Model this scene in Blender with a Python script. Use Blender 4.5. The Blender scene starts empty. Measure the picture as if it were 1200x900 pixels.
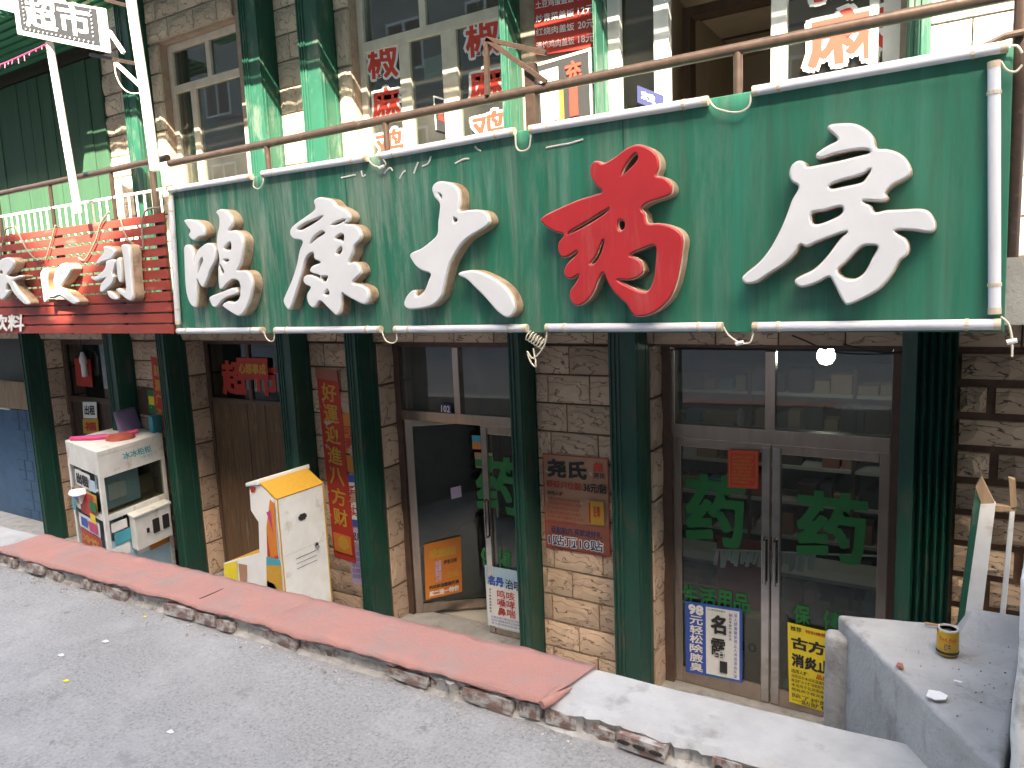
import bpy, bmesh, math, random
from mathutils import Vector, Matrix, noise
random.seed(7)
scene = bpy.context.scene
R = math.radians

# ------------------------------------------------------------------ camera
F, CX, CY = 860.0, 600.0, 450.0            # focal length and centre in photo pixels (1200 x 900)
dl = Vector((-1400.0, -60.0, F)).normalized()            # direction of the facade's leftward run (x right, y down, z ahead)
t_ = math.tan(R(2.4)); g_ = -(dl.x*t_ + dl.y)/dl.z
dn = Vector((t_, 1.0, g_)).normalized()
AX = -dl; AZ = -dn; AY = AZ.cross(AX)
cam = bpy.data.cameras.new('camera'); camo = bpy.data.objects.new('camera', cam)
scene.collection.objects.link(camo); scene.camera = camo
cam.sensor_fit = 'HORIZONTAL'; cam.sensor_width = 36; cam.lens = F/1200*36
cam.clip_start = 0.05; cam.clip_end = 500
right = Vector((AX.x, AY.x, AZ.x)); down = Vector((AX.y, AY.y, AZ.y)); fwd = Vector((AX.z, AY.z, AZ.z))
m3 = Matrix((right, -down, -fwd)).transposed()
camo.matrix_world = m3.to_4x4()

# ------------------------------------------------------------------ sky, sun, exposure
SUN_AZ, PROFILE = 30.0, 1.2                # degrees to the right of the facade's normal; slope of the sun across the street
EL = math.atan(PROFILE*math.cos(R(SUN_AZ)))
to_sun = Vector((math.sin(R(SUN_AZ))*math.cos(EL), -math.cos(R(SUN_AZ))*math.cos(EL), math.sin(EL)))
world = bpy.data.worlds.new('World'); scene.world = world; world.use_nodes = True
wn = world.node_tree.nodes; wl = world.node_tree.links
sky = wn.new('ShaderNodeTexSky'); sky.sky_type = 'NISHITA'; sky.sun_disc = False
sky.sun_elevation = EL; sky.sun_rotation = math.atan2(to_sun.x, to_sun.y)
sky.air_density = 1.0; sky.dust_density = 4.0; sky.ozone_density = 1.0
bgn = wn['Background']; bgn.inputs['Strength'].default_value = 0.15
wl.new(sky.outputs[0], bgn.inputs[0])
sl = bpy.data.lights.new('sun', 'SUN'); sl.energy = 5.0; sl.angle = R(0.55); sl.color = (1.0, 0.95, 0.86)
slo = bpy.data.objects.new('sun', sl); scene.collection.objects.link(slo)
slo.rotation_euler = (-to_sun).to_track_quat('-Z', 'Y').to_euler()
vs = scene.view_settings
vs.view_transform = 'Standard'; vs.look = 'None'; vs.gamma = 1.0; vs.use_curve_mapping = False
vs.exposure = 2.85
try:
    vs.use_white_balance = True; vs.white_balance_temperature = 7650; vs.white_balance_tint = 8
except Exception:
    pass
scene.cycles.max_bounces = 6; scene.cycles.diffuse_bounces = 3; scene.cycles.glossy_bounces = 3; scene.cycles.transparent_max_bounces = 10
scene.cycles.use_denoising = True

# ------------------------------------------------------------------ helpers
COL = scene.collection
ORG = {}
def ray(px, py):
    d = Vector((px-CX, py-CY, F)); return Vector((d.dot(AX), d.dot(AY), d.dot(AZ)))
def U(px, py, Y):
    r = ray(px, py); return r*(Y/r.y)
def UZ(px, py, z):
    r = ray(px, py); return r*(z/r.z)
def UX(px, py, x):
    r = ray(px, py); return r*(x/r.x)
def tag(o, label=None, cat=None, group=None, kind=None):
    if label: o['label'] = label
    if cat: o['category'] = cat
    if group: o['group'] = group
    if kind: o['kind'] = kind
    return o
def empty(name, loc, label=None, cat=None, group=None):
    o = bpy.data.objects.new(name, None); COL.objects.link(o)
    o.location = loc; o.empty_display_size = 0.1; ORG[o.name] = Vector(loc)
    return tag(o, label, cat, group)
def org(p): return ORG.get(p.name, Vector((0,0,0))) if p else Vector((0,0,0))
def link(name, mesh, parent=None, mat=None, smooth=False):
    o = bpy.data.objects.new(name, mesh); COL.objects.link(o)
    if parent: o.parent = parent
    ORG[o.name] = org(parent)
    if mat is not None and not mesh.materials: mesh.materials.append(mat)
    if smooth:
        for p in mesh.polygons: p.use_smooth = True
    return o

class MB:
    def __init__(s): s.v = []; s.f = []
    def add(s, vs_, fs):
        n = len(s.v); s.v += [Vector(v) for v in vs_]; s.f += [tuple(i+n for i in f) for f in fs]; return s
    def box(s, x0, x1, y0, y1, z0, z1):
        return s.hexa([(x0,y0,z0),(x1,y0,z0),(x1,y1,z0),(x0,y1,z0),(x0,y0,z1),(x1,y0,z1),(x1,y1,z1),(x0,y1,z1)])
    def hexa(s, p):
        return s.add(p, [(0,3,2,1),(4,5,6,7),(0,1,5,4),(1,2,6,5),(2,3,7,6),(3,0,4,7)])
    def beam(s, a, b, w, h, up=Vector((0,0,1))):
        a = Vector(a); b = Vector(b); d = (b-a).normalized()
        if abs(d.dot(up)) > 0.95: up = Vector((0,1,0))
        sx = d.cross(up).normalized()*w/2; sz = sx.cross(d).normalized()*h/2
        return s.hexa([a-sx-sz, a+sx-sz, b+sx-sz, b-sx-sz, a-sx+sz, a+sx+sz, b+sx+sz, b-sx+sz])
    def tube(s, pts, r, n=10, cap=True):
        pts = [Vector(p) for p in pts]; base = len(s.v); prev = None
        rr = r if isinstance(r, (list, tuple)) else [r]*len(pts)
        for i, p in enumerate(pts):
            d = (pts[min(i+1, len(pts)-1)] - pts[max(i-1, 0)]).normalized()
            if prev is None:
                a = Vector((0,0,1)) if abs(d.z) < 0.9 else Vector((1,0,0))
                u = d.cross(a).normalized()
            else:
                u = (prev - d*prev.dot(d)).normalized()
            prev = u; w = d.cross(u)
            for k in range(n):
                an = 2*math.pi*k/n; s.v.append(p + (u*math.cos(an) + w*math.sin(an))*rr[i])
        for i in range(len(pts)-1):
            for k in range(n):
                a = base+i*n+k; b = base+i*n+(k+1)%n; s.f.append((a, b, b+n, a+n))
        if cap:
            s.f.append(tuple(base+k for k in reversed(range(n)))); e = base+(len(pts)-1)*n
            s.f.append(tuple(e+k for k in range(n)))
        return s
    def lathe(s, c, prof, n=20):
        c = Vector(c); base = len(s.v)
        for r, z in prof:
            for k in range(n):
                an = 2*math.pi*k/n; s.v.append(c + Vector((r*math.cos(an), r*math.sin(an), z)))
        for i in range(len(prof)-1):
            for k in range(n):
                a = base+i*n+k; b = base+i*n+(k+1)%n; s.f.append((a, b, b+n, a+n))
        s.f.append(tuple(base+k for k in reversed(range(n)))); e = base+(len(prof)-1)*n
        s.f.append(tuple(e+k for k in range(n)))
        return s
    def prism(s, poly, off):
        n = len(poly); off = Vector(off); p = [Vector(q) for q in poly]
        return s.add(p + [q+off for q in p], [tuple(range(n)), tuple(range(2*n-1, n-1, -1))] + [(i, i+n, (i+1)%n+n, (i+1)%n) for i in range(n)])
    def build(s, name, mat, parent=None, smooth=False, bevel=0, fix=True):
        o0 = org(parent)
        me = bpy.data.meshes.new(name)
        me.from_pydata([v-o0 for v in s.v], [], s.f)
        if fix or bevel:
            bm = bmesh.new(); bm.from_mesh(me)
            bmesh.ops.recalc_face_normals(bm, faces=bm.faces)
            if bevel:
                bmesh.ops.bevel(bm, geom=[e for e in bm.edges if e.is_manifold and e.calc_face_angle(0) > 0.5], offset=bevel, segments=2, affect='EDGES', profile=0.6)
            bm.to_mesh(me); bm.free()
        o = link(name, me, parent, mat)
        if smooth:
            for p in me.polygons: p.use_smooth = True
            try: me.set_sharp_from_angle(angle=R(40))
            except Exception: pass
        return o

def catmull(pts, n=5, closed=True):
    out = []; N = len(pts)
    for i in range(N if closed else N-1):
        p = [pts[(i+k) % N] if closed else pts[min(max(i+k, 0), N-1)] for k in (-1, 0, 1, 2)]
        for j in range(n):
            t = j/n
            out.append(tuple(0.5*((2*p[1][a]) + (-p[0][a]+p[2][a])*t + (2*p[0][a]-5*p[1][a]+4*p[2][a]-p[3][a])*t*t + (-p[0][a]+3*p[1][a]-3*p[2][a]+p[3][a])*t**3) for a in range(len(pts[0]))))
    if not closed: out.append(tuple(pts[-1]))
    return out

# ------------------------------------------------------------------ materials
def principled(name):
    m = bpy.data.materials.new(name); m.use_nodes = True
    return m, m.node_tree.nodes, m.node_tree.links, m.node_tree.nodes['Principled BSDF']
def rgb(c): return (c[0], c[1], c[2], 1.0)
def ramp(n, pos):
    r = n.new('ShaderNodeValToRGB'); e = r.color_ramp.elements
    e[0].position, e[0].color = pos[0][0], rgb(pos[0][1]); e[1].position, e[1].color = pos[-1][0], rgb(pos[-1][1])
    for p, c in pos[1:-1]:
        q = e.new(p); q.color = rgb(c)
    return r
def noise_node(n, l, scale, detail=6, stretch=(1,1,1), rough=0.6, dist=0.0, coord='Object', off=(0,0,0)):
    tc = n.new('ShaderNodeTexCoord'); mp = n.new('ShaderNodeMapping'); mp.inputs['Scale'].default_value = stretch
    mp.inputs['Location'].default_value = off
    nz = n.new('ShaderNodeTexNoise'); nz.inputs['Scale'].default_value = scale; nz.inputs['Detail'].default_value = detail
    nz.inputs['Roughness'].default_value = rough; nz.inputs['Distortion'].default_value = dist
    l.new(tc.outputs[coord], mp.inputs[0]); l.new(mp.outputs[0], nz.inputs[0])
    return nz
def mixc(n, l, fac, a, b, blend='MIX'):
    mx = n.new('ShaderNodeMix'); mx.data_type = 'RGBA'; mx.blend_type = blend
    for sock, v in ((mx.inputs[0], fac), (mx.inputs[6], a), (mx.inputs[7], b)):
        if hasattr(v, 'default_value') or hasattr(v, 'is_output'): l.new(v, sock)
        elif isinstance(v, (tuple, list)): sock.default_value = rgb(v)
        else: sock.default_value = v
    return mx.outputs[2]
def bump(n, l, bs, h, strength=0.3, dist=0.01):
    b = n.new('ShaderNodeBump'); b.inputs['Strength'].default_value = strength; b.inputs['Distance'].default_value = dist
    l.new(h, b.inputs['Height']); l.new(b.outputs[0], bs.inputs['Normal']); return b
def simple(name, a, b=None, rough=0.6, scale=6, detail=6, stretch=(1,1,1), metal=0, lo=0.35, hi=0.7, bmp=0, bscale=40, dirt=None, dirt_pos=(0.6, 0.75), dscale=3, dstretch=(1,1,1), spec=0.5, coat=0):
    m, n, l, bs = principled(name)
    bs.inputs['Roughness'].default_value = rough; bs.inputs['Metallic'].default_value = metal
    bs.inputs['Specular IOR Level'].default_value = spec
    if coat: bs.inputs['Coat Weight'].default_value = coat
    if b is None: b = tuple(c*0.8 for c in a)
    nz = noise_node(n, l, scale, detail, stretch)
    r = ramp(n, [(lo, a), (hi, b)]); l.new(nz.outputs[0], r.inputs[0]); out = r.outputs[0]
    if dirt:
        d = noise_node(n, l, dscale, 8, dstretch, 0.65, off=(3.1, 1.7, 5.3)); dr = ramp(n, [(dirt_pos[0], (0,0,0)), (dirt_pos[1], (1,1,1))]); l.new(d.outputs[0], dr.inputs[0])
        out = mixc(n, l, dr.outputs[0], out, dirt)
    l.new(out, bs.inputs['Base Color'])
    if bmp:
        b2 = noise_node(n, l, bscale, 8, stretch); bump(n, l, bs, b2.outputs[0], bmp)
    return m
def flat(name, c, rough=0.6): 
    return simple(name, c, tuple(x*0.9 for x in c), rough, scale=30)

M = {}
def stone_mat(name, a, b, stain):
    m, n, l, bs = principled(name)
    oi = n.new('ShaderNodeObjectInfo')
    nz = noise_node(n, l, 2.2, 8, (1,1,1), 0.65)
    r = ramp(n, [(0.3, a), (0.7, b)]); l.new(nz.outputs[0], r.inputs[0])
    hs = n.new('ShaderNodeHueSaturation'); l.new(r.outputs[0], hs.inputs['Color'])
    mr = n.new('ShaderNodeMapRange'); mr.inputs[3].default_value = 0.72; mr.inputs[4].default_value = 1.18
    l.new(oi.outputs['Random'], mr.inputs[0]); l.new(mr.outputs[0], hs.inputs['Value'])
    # wandering cracks of the pressed stone face
    tc = n.new('ShaderNodeTexCoord'); mp = n.new('ShaderNodeMapping'); mp.inputs['Scale'].default_value = (1.0, 1.0, 1.9)
    ad = n.new('ShaderNodeVectorMath'); ad.operation = 'ADD'
    cb = n.new('ShaderNodeCombineXYZ'); l.new(oi.outputs['Random'], cb.inputs[0]); l.new(oi.outputs['Random'], cb.inputs[2])
    sc = n.new('ShaderNodeVectorMath'); sc.operation = 'SCALE'; sc.inputs['Scale'].default_value = 37.0; l.new(cb.outputs[0], sc.inputs[0])
    l.new(tc.outputs['Object'], ad.inputs[0]); l.new(sc.outputs[0], ad.inputs[1]); l.new(ad.outputs[0], mp.inputs[0])
    wv = n.new('ShaderNodeTexWave'); wv.wave_type = 'BANDS'; wv.bands_direction = 'DIAGONAL'; wv.inputs['Scale'].default_value = 0.85
    wv.inputs['Distortion'].default_value = 9.0; wv.inputs['Detail'].default_value = 2.5; wv.inputs['Detail Scale'].default_value = 1.6; wv.inputs['Detail Roughness'].default_value = 0.6
    l.new(mp.outputs[0], wv.inputs[0])
    cr = ramp(n, [(0.0, (0.1,0.1,0.1)), (0.012, (0.25,0.25,0.25)), (0.05, (1,1,1))]); l.new(wv.outputs['Fac'], cr.inputs[0])
    st = noise_node(n, l, 2.5, 6, (1,1,1), 0.7, off=(5,2,9)); sr = ramp(n, [(0.52, (0,0,0)), (0.74, (1,1,1))]); l.new(st.outputs[0], sr.inputs[0])
    mul = n.new('ShaderNodeMath'); mul.operation = 'MAXIMUM'; l.new(cr.outputs[0], mul.inputs[0]); l.new(sr.outputs[0], mul.inputs[1])
    c = mixc(n, l, mul.outputs[0], stain, hs.outputs[0])
    l.new(c, bs.inputs['Base Color']); bs.inputs['Roughness'].default_value = 0.85
    fn = noise_node(n, l, 60, 6)
    hh = n.new('ShaderNodeMath'); hh.operation = 'MULTIPLY_ADD'; l.new(fn.outputs[0], hh.inputs[0]); hh.inputs[1].default_value = 0.25; l.new(mul.outputs[0], hh.inputs[2])
    bump(n, l, bs, hh.outputs[0], 0.55, 0.012)
    return m
M['stone'] = stone_mat('stone_tan', (0.49, 0.345, 0.245), (0.58, 0.44, 0.335), (0.19, 0.125, 0.088))
M['stone_pale'] = stone_mat('stone_pale', (0.56, 0.46, 0.35), (0.66, 0.56, 0.45), (0.30, 0.22, 0.15))
M['stone_right'] = stone_mat('stone_right', (0.40, 0.29, 0.20), (0.48, 0.36, 0.26), (0.05, 0.034, 0.028))
M['mortar'] = simple('mortar_brown', (0.16, 0.09, 0.06), (0.09, 0.055, 0.04), 0.9, 12, bmp=0.3)
M['mortar_pale'] = simple('mortar_pale', (0.40, 0.32, 0.25), (0.30, 0.22, 0.17), 0.9, 12, bmp=0.3)
M['plaster'] = simple('plaster_old', (0.55, 0.53, 0.50), (0.44, 0.41, 0.38), 0.85, 3, bmp=0.2)
M['white_wall'] = simple('whitewashed_stone', (0.66, 0.66, 0.65), (0.50, 0.49, 0.47), 0.85, 5, bmp=0.8, bscale=14, dirt=(0.24, 0.21, 0.185), dirt_pos=(0.50, 0.62), dscale=5)

def asphalt():
    m, n, l, bs = principled('street_concrete')
    a = noise_node(n, l, 0.55, 8, (1,1,1), 0.6); r = ramp(n, [(0.3, (0.235,0.23,0.225)), (0.7, (0.31,0.305,0.30))]); l.new(a.outputs[0], r.inputs[0])
    f1 = noise_node(n, l, 75, 5, (1,1,1), 0.8); fr = ramp(n, [(0.32, (0.2,0.19,0.18)), (0.43, (0.8,0.8,0.8)), (0.55, (1,1,1)), (0.70, (1.4,1.4,1.4))]); l.new(f1.outputs[0], fr.inputs[0])
    c = mixc(n, l, 0.8, r.outputs[0], fr.outputs[0], 'MULTIPLY')
    s1 = noise_node(n, l, 5.5, 5, (1,1,1), 0.55, off=(4,9,2)); sr = ramp(n, [(0.64, (0,0,0)), (0.74, (0.6,0.6,0.6))]); l.new(s1.outputs[0], sr.inputs[0])
    c = mixc(n, l, sr.outputs[0], c, (0.15, 0.145, 0.145))
    s2 = noise_node(n, l, 2.3, 8, (1,1,1), 0.7, off=(14,3,2)); s2r = ramp(n, [(0.48, (0,0,0)), (0.70, (0.7,0.7,0.7))]); l.new(s2.outputs[0], s2r.inputs[0])
    c = mixc(n, l, s2r.outputs[0], c, (0.36, 0.35, 0.345))
    vo = n.new('ShaderNodeTexVoronoi'); vo.inputs['Scale'].default_value = 6.5; vo.inputs['Randomness'].default_value = 1.0
    tcv = n.new('ShaderNodeTexCoord'); nzv = noise_node(n, l, 9, 4, (1,1,1)); mvv = n.new('ShaderNodeVectorMath'); mvv.operation = 'MULTIPLY_ADD'
    mvv.inputs[1].default_value = (.12,.12,0); l.new(nzv.outputs['Color'], mvv.inputs[0]); l.new(tcv.outputs['Object'], mvv.inputs[2]); l.new(mvv.outputs[0], vo.inputs['Vector'])
    vr = ramp(n, [(0.05, (1,1,1)), (0.11, (0,0,0))]); l.new(vo.outputs['Distance'], vr.inputs[0])
    sep = n.new('ShaderNodeSeparateColor'); l.new(vo.outputs['Color'], sep.inputs[0]); gt = n.new('ShaderNodeMath'); gt.operation = 'GREATER_THAN'; gt.inputs[1].default_value = 0.72; l.new(sep.outputs[0], gt.inputs[0])
    gm = n.new('ShaderNodeMath'); gm.operation = 'MULTIPLY'; l.new(vr.outputs[0], gm.inputs[0]); l.new(gt.outputs[0], gm.inputs[1]); gm2 = n.new('ShaderNodeMath'); gm2.operation = 'MULTIPLY'; gm2.inputs[1].default_value = 0.55; l.new(gm.outputs[0], gm2.inputs[0])
    c = mixc(n, l, gm2.outputs[0], c, (0.12, 0.115, 0.11))
    l.new(c, bs.inputs['Base Color']); bs.inputs['Roughness'].default_value = 0.85
    b = noise_node(n, l, 70, 8, (1,1,1), 0.7); bump(n, l, bs, b.outputs[0], 0.35, 0.006)
    return m
M['street'] = asphalt()
M['concrete'] = simple('concrete_grey', (0.38, 0.38, 0.38), (0.29, 0.285, 0.28), 0.85, 6, 12, bmp=0.6, bscale=45, dirt=(0.15, 0.135, 0.125), dirt_pos=(0.54, 0.76), dscale=4.0, dstretch=(1.6, 1.6, 0.8))
M['ledge'] = simple('ledge_pale_concrete', (0.42, 0.42, 0.42), (0.33, 0.33, 0.325), 0.85, 7, 12, bmp=0.5, bscale=30, dirt=(0.22, 0.21, 0.20), dirt_pos=(0.56, 0.74), dscale=6)
M['mortar_kerb'] = simple('crumbled_mortar', (0.46, 0.45, 0.43), (0.26, 0.24, 0.225), 0.9, 9, 10, bmp=0.7, bscale=22, dirt=(0.14, 0.11, 0.095), dirt_pos=(0.54, 0.68), dscale=9)
M['brick'] = simple('old_brick', (0.25, 0.15, 0.12), (0.18, 0.125, 0.11), 0.9, 5, 8, (1,.8,.45), bmp=0.6, bscale=10, dirt=(0.44, 0.42, 0.40), dirt_pos=(0.45, 0.58), dscale=3.2, dstretch=(1,.8,.45))
M['hole'] = flat('brick_hole_dark', (0.03, 0.025, 0.02), 0.95)
M['carpet'] = simple('faded_red_carpet', (0.45, 0.215, 0.18), (0.38, 0.20, 0.172), 0.95, 3.0, 10, bmp=0.5, bscale=260, dirt=(0.34, 0.225, 0.205), dirt_pos=(0.46, 0.68), dscale=4.5)
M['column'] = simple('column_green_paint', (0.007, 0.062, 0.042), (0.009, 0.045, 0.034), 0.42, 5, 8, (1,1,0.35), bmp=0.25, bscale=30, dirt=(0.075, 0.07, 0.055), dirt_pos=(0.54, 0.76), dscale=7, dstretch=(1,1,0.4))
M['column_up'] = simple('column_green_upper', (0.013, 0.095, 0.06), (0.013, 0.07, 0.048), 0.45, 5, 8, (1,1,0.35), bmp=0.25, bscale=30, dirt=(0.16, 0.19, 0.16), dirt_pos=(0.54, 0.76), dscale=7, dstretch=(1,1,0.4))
M['plank'] = simple('plank_green', (0.03, 0.095, 0.05), (0.024, 0.07, 0.042), 0.7, 4, 8, (6,6,0.3), bmp=0.25, bscale=20)
M['canopy'] = simple('canopy_green', (0.02, 0.17, 0.085), (0.02, 0.12, 0.07), 0.5, 4)
M['brown_steel'] = simple('brown_steel', (0.06, 0.039, 0.03), (0.038, 0.025, 0.02), 0.32, 20, 8, bmp=0.1, metal=0.3, dirt=(0.10, 0.07, 0.052), dirt_pos=(0.6, 0.7), dscale=16)
M['white_steel'] = simple('white_painted_steel', (0.78, 0.77, 0.74), (0.62, 0.60, 0.56), 0.5, 9, bmp=0.1, dirt=(0.36, 0.20, 0.11), dirt_pos=(0.66, 0.72), dscale=11)
M['alu'] = simple('bronze_aluminium', (0.44, 0.36, 0.31), (0.33, 0.265, 0.225), 0.27, 14, 6, (1,1,0.2), metal=0.8, bmp=0.05)
M['alu_dark'] = simple('bronze_frame_dark', (0.13, 0.08, 0.06), (0.085, 0.055, 0.045), 0.45, 10, 6, metal=0.3)
M['chrome'] = simple('polished_steel', (0.55, 0.52, 0.50), (0.42, 0.39, 0.38), 0.07, 6, 4, metal=1.0)
M['pvc'] = simple('window_frame_cream', (0.68, 0.62, 0.52), (0.56, 0.49, 0.40), 0.5, 8, dirt=(0.35, 0.22, 0.13), dirt_pos=(0.66, 0.74), dscale=9)
M['pvc_white'] = simple('window_frame_white', (0.80, 0.79, 0.77), (0.72, 0.70, 0.68), 0.45, 8)
M['wood_door'] = simple('worn_wood_door', (0.15, 0.085, 0.045), (0.075, 0.045, 0.027), 0.75, 5, 8, (7,7,0.45), bmp=0.3, bscale=12, dirt=(0.22, 0.175, 0.13), dirt_pos=(0.58, 0.72), dscale=6, dstretch=(4,4,0.5))
M['wood'] = simple('raw_wood', (0.36, 0.25, 0.15), (0.22, 0.14, 0.085), 0.8, 5, 8, (5,5,0.5), bmp=0.25, bscale=14)
M['dark_brown'] = simple('dark_brown_wood', (0.085, 0.05, 0.035), (0.05, 0.032, 0.025), 0.6, 6, 8, (3,3,0.4), bmp=0.15)
M['blue_shutter'] = simple('blue_shutter', (0.03, 0.095, 0.20), (0.025, 0.07, 0.14), 0.55, 5, bmp=0.1)
M['black'] = flat('black_print', (0.02, 0.02, 0.022))
M['white'] = simple('white_paint', (0.78, 0.78, 0.77), (0.70, 0.70, 0.69), 0.5, 4)
M['white_dirty'] = simple('white_enamel_worn', (0.76, 0.76, 0.75), (0.64, 0.64, 0.62), 0.45, 5, dirt=(0.40, 0.31, 0.22), dirt_pos=(0.58, 0.76), dscale=5)
M['acrylic'] = simple('white_acrylic', (0.64, 0.665, 0.70), (0.58, 0.605, 0.64), 0.28, 3, coat=0.15)
M['acrylic_red'] = simple('red_acrylic', (0.42, 0.022, 0.027), (0.35, 0.019, 0.024), 0.36, 3, coat=0.1, dirt=(0.42, 0.10, 0.095), dirt_pos=(0.52, 0.85), dscale=2.5, dstretch=(4,1,0.6))
M['trim'] = simple('letter_trim_cream', (0.62, 0.54, 0.44), (0.42, 0.33, 0.25), 0.6, 12)
M['returns'] = simple('letter_side_rusty', (0.42, 0.33, 0.24), (0.25, 0.155, 0.085), 0.65, 6, 8, bmp=0.15, dirt=(0.16, 0.10, 0.065), dirt_pos=(0.52, 0.7), dscale=7)
M['tube'] = simple('tube_milky', (0.62, 0.65, 0.71), (0.52, 0.545, 0.60), 0.35, 2, dirt=(0.42, 0.31, 0.20), dirt_pos=(0.62, 0.80), dscale=2.6)
M['cap'] = simple('tube_cap', (0.60, 0.55, 0.45), (0.42, 0.32, 0.22), 0.6, 9)
M['cable_white'] = flat('cable_cream', (0.62, 0.58, 0.48))
M['cable_brown'] = flat('cable_brown', (0.22, 0.18, 0.145))
M['cable_black'] = flat('cable_black', (0.025, 0.025, 0.025))
M['red_slat'] = simple('red_slat_paint', (0.30, 0.04, 0.028), (0.23, 0.036, 0.027), 0.6, 3, 9, (0.6,1,3), bmp=0.15, dirt=(0.42, 0.20, 0.17), dirt_pos=(0.58, 0.80), dscale=4, dstretch=(0.5,1,3))
M['print_red'] = flat('print_red', (0.46, 0.035, 0.022))
M['print_red_bright'] = flat('print_red_bright', (0.66, 0.05, 0.03))
M['print_orange'] = flat('print_orange', (0.62, 0.20, 0.03))
M['print_gold'] = flat('print_gold', (0.56, 0.31, 0.04))
M['print_yellow'] = flat('print_yellow', (0.78, 0.62, 0.04))
M['print_blue'] = flat('print_blue', (0.03, 0.09, 0.42))
M['print_lightblue'] = flat('print_lightblue', (0.42, 0.60, 0.72))
M['print_navy'] = flat('print_navy', (0.03, 0.035, 0.12))
M['print_white'] = flat('print_white', (0.76, 0.76, 0.76))
M['print_green'] = flat('vinyl_green', (0.008, 0.17, 0.045))
M['print_tan'] = simple('poster_tan', (0.42, 0.24, 0.15), (0.36, 0.17, 0.11), 0.6, 2.0)
M['print_pink'] = flat('poster_rust_pink', (0.34, 0.11, 0.075))
M['print_teal'] = flat('print_teal', (0.05, 0.33, 0.42))
M['print_magenta'] = flat('print_magenta', (0.55, 0.05, 0.17))
M['print_violet'] = flat('print_violet', (0.50, 0.38, 0.55))
M['cardboard'] = simple('cardboard', (0.40, 0.27, 0.16), (0.33, 0.21, 0.12), 0.85, 5)
M['tile_floor'] = simple('pale_floor_tile', (0.60, 0.57, 0.52), (0.52, 0.49, 0.45), 0.35, 2)
M['shelf'] = simple('shelf_pale', (0.55, 0.50, 0.46), (0.46, 0.42, 0.38), 0.5, 4)
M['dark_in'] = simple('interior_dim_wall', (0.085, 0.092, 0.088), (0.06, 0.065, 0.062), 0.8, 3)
M['ceil_in'] = simple('interior_ceiling', (0.22, 0.20, 0.175), (0.17, 0.155, 0.135), 0.8, 3)
M['plaster_warm'] = simple('warm_plaster', (0.50, 0.41, 0.31), (0.42, 0.34, 0.255), 0.85, 3)
M['cream_build'] = simple('opposite_facade_cream', (0.30, 0.285, 0.26), (0.24, 0.23, 0.21), 0.8, 0.6)
M['grey_stripe'] = flat('sign_grey_panel', (0.026, 0.027, 0.032))
M['purple'] = flat('purple_plastic', (0.22, 0.18, 0.33))

def glass(name, tint=(0.88, 0.95, 0.92), refl=1.0, trans=0.78, rough=0.02, film=(0.005, 0.035)):
    m = bpy.data.materials.new(name); m.use_nodes = True; n = m.node_tree.nodes; l = m.node_tree.links; n.clear()
    out = n.new('ShaderNodeOutputMaterial'); tr = n.new('ShaderNodeBsdfTransparent'); gl = n.new('ShaderNodeBsdfGlossy'); df = n.new('ShaderNodeBsdfDiffuse')
    tr.inputs[0].default_value = rgb(tuple(t*trans for t in tint)); gl.inputs['Roughness'].default_value = rough
    gl.inputs[0].default_value = (1,1,1,1)
    df.inputs[0].default_value = (0.30, 0.28, 0.25, 1)
    lw = n.new('ShaderNodeLayerWeight'); lw.inputs[0].default_value = 0.5
    pw_ = n.new('ShaderNodeMath'); pw_.operation = 'POWER'; pw_.inputs[1].default_value = 4.0; l.new(lw.outputs['Facing'], pw_.inputs[0])
    mu = n.new('ShaderNodeMath'); mu.operation = 'MULTIPLY_ADD'; mu.inputs[1].default_value = 0.9*refl; mu.inputs[2].default_value = 0.05*refl; mu.use_clamp = True; l.new(pw_.outputs[0], mu.inputs[0])
    # a thin uneven film of dust; heavier films stand in for pale reflections
    tc = n.new('ShaderNodeTexCoord'); nz = n.new('ShaderNodeTexNoise'); nz.inputs['Scale'].default_value = 3.5; nz.inputs['Detail'].default_value = 8; l.new(tc.outputs['Object'], nz.inputs[0])
    mr = n.new('ShaderNodeMapRange'); mr.inputs[1].default_value = 0.3; mr.inputs[2].default_value = 0.8; mr.inputs[3].default_value = film[0]; mr.inputs[4].default_value = film[1]; l.new(nz.outputs[0], mr.inputs[0])
    m0 = n.new('ShaderNodeMixShader'); l.new(mr.outputs[0], m0.inputs[0]); l.new(tr.outputs[0], m0.inputs[1]); l.new(df.outputs[0], m0.inputs[2])
    mx = n.new('ShaderNodeMixShader'); l.new(mu.outputs[0], mx.inputs[0]); l.new(m0.outputs[0], mx.inputs[1]); l.new(gl.outputs[0], mx.inputs[2])
    l.new(mx.outputs[0], out.inputs[0]); return m
M['glass'] = glass('window_glass')
M['glass_pale_sheen'] = glass('transom_glass_pale_sheen', (0.8, 0.9, 0.86), 1.2, 0.62, film=(0.16, 0.34))  # heavy pale film paints in the grey-green reflections of the transoms
M['glass_up'] = glass('upstairs_glass', (0.85, 0.95, 0.9), 1.3, 0.75, film=(0.05, 0.15))  # film thickened to imitate bright reflections in the upstairs panes
M['glass_dim'] = glass('window_glass_dusty', (0.75, 0.82, 0.78), 1.0, 0.6)

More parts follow.
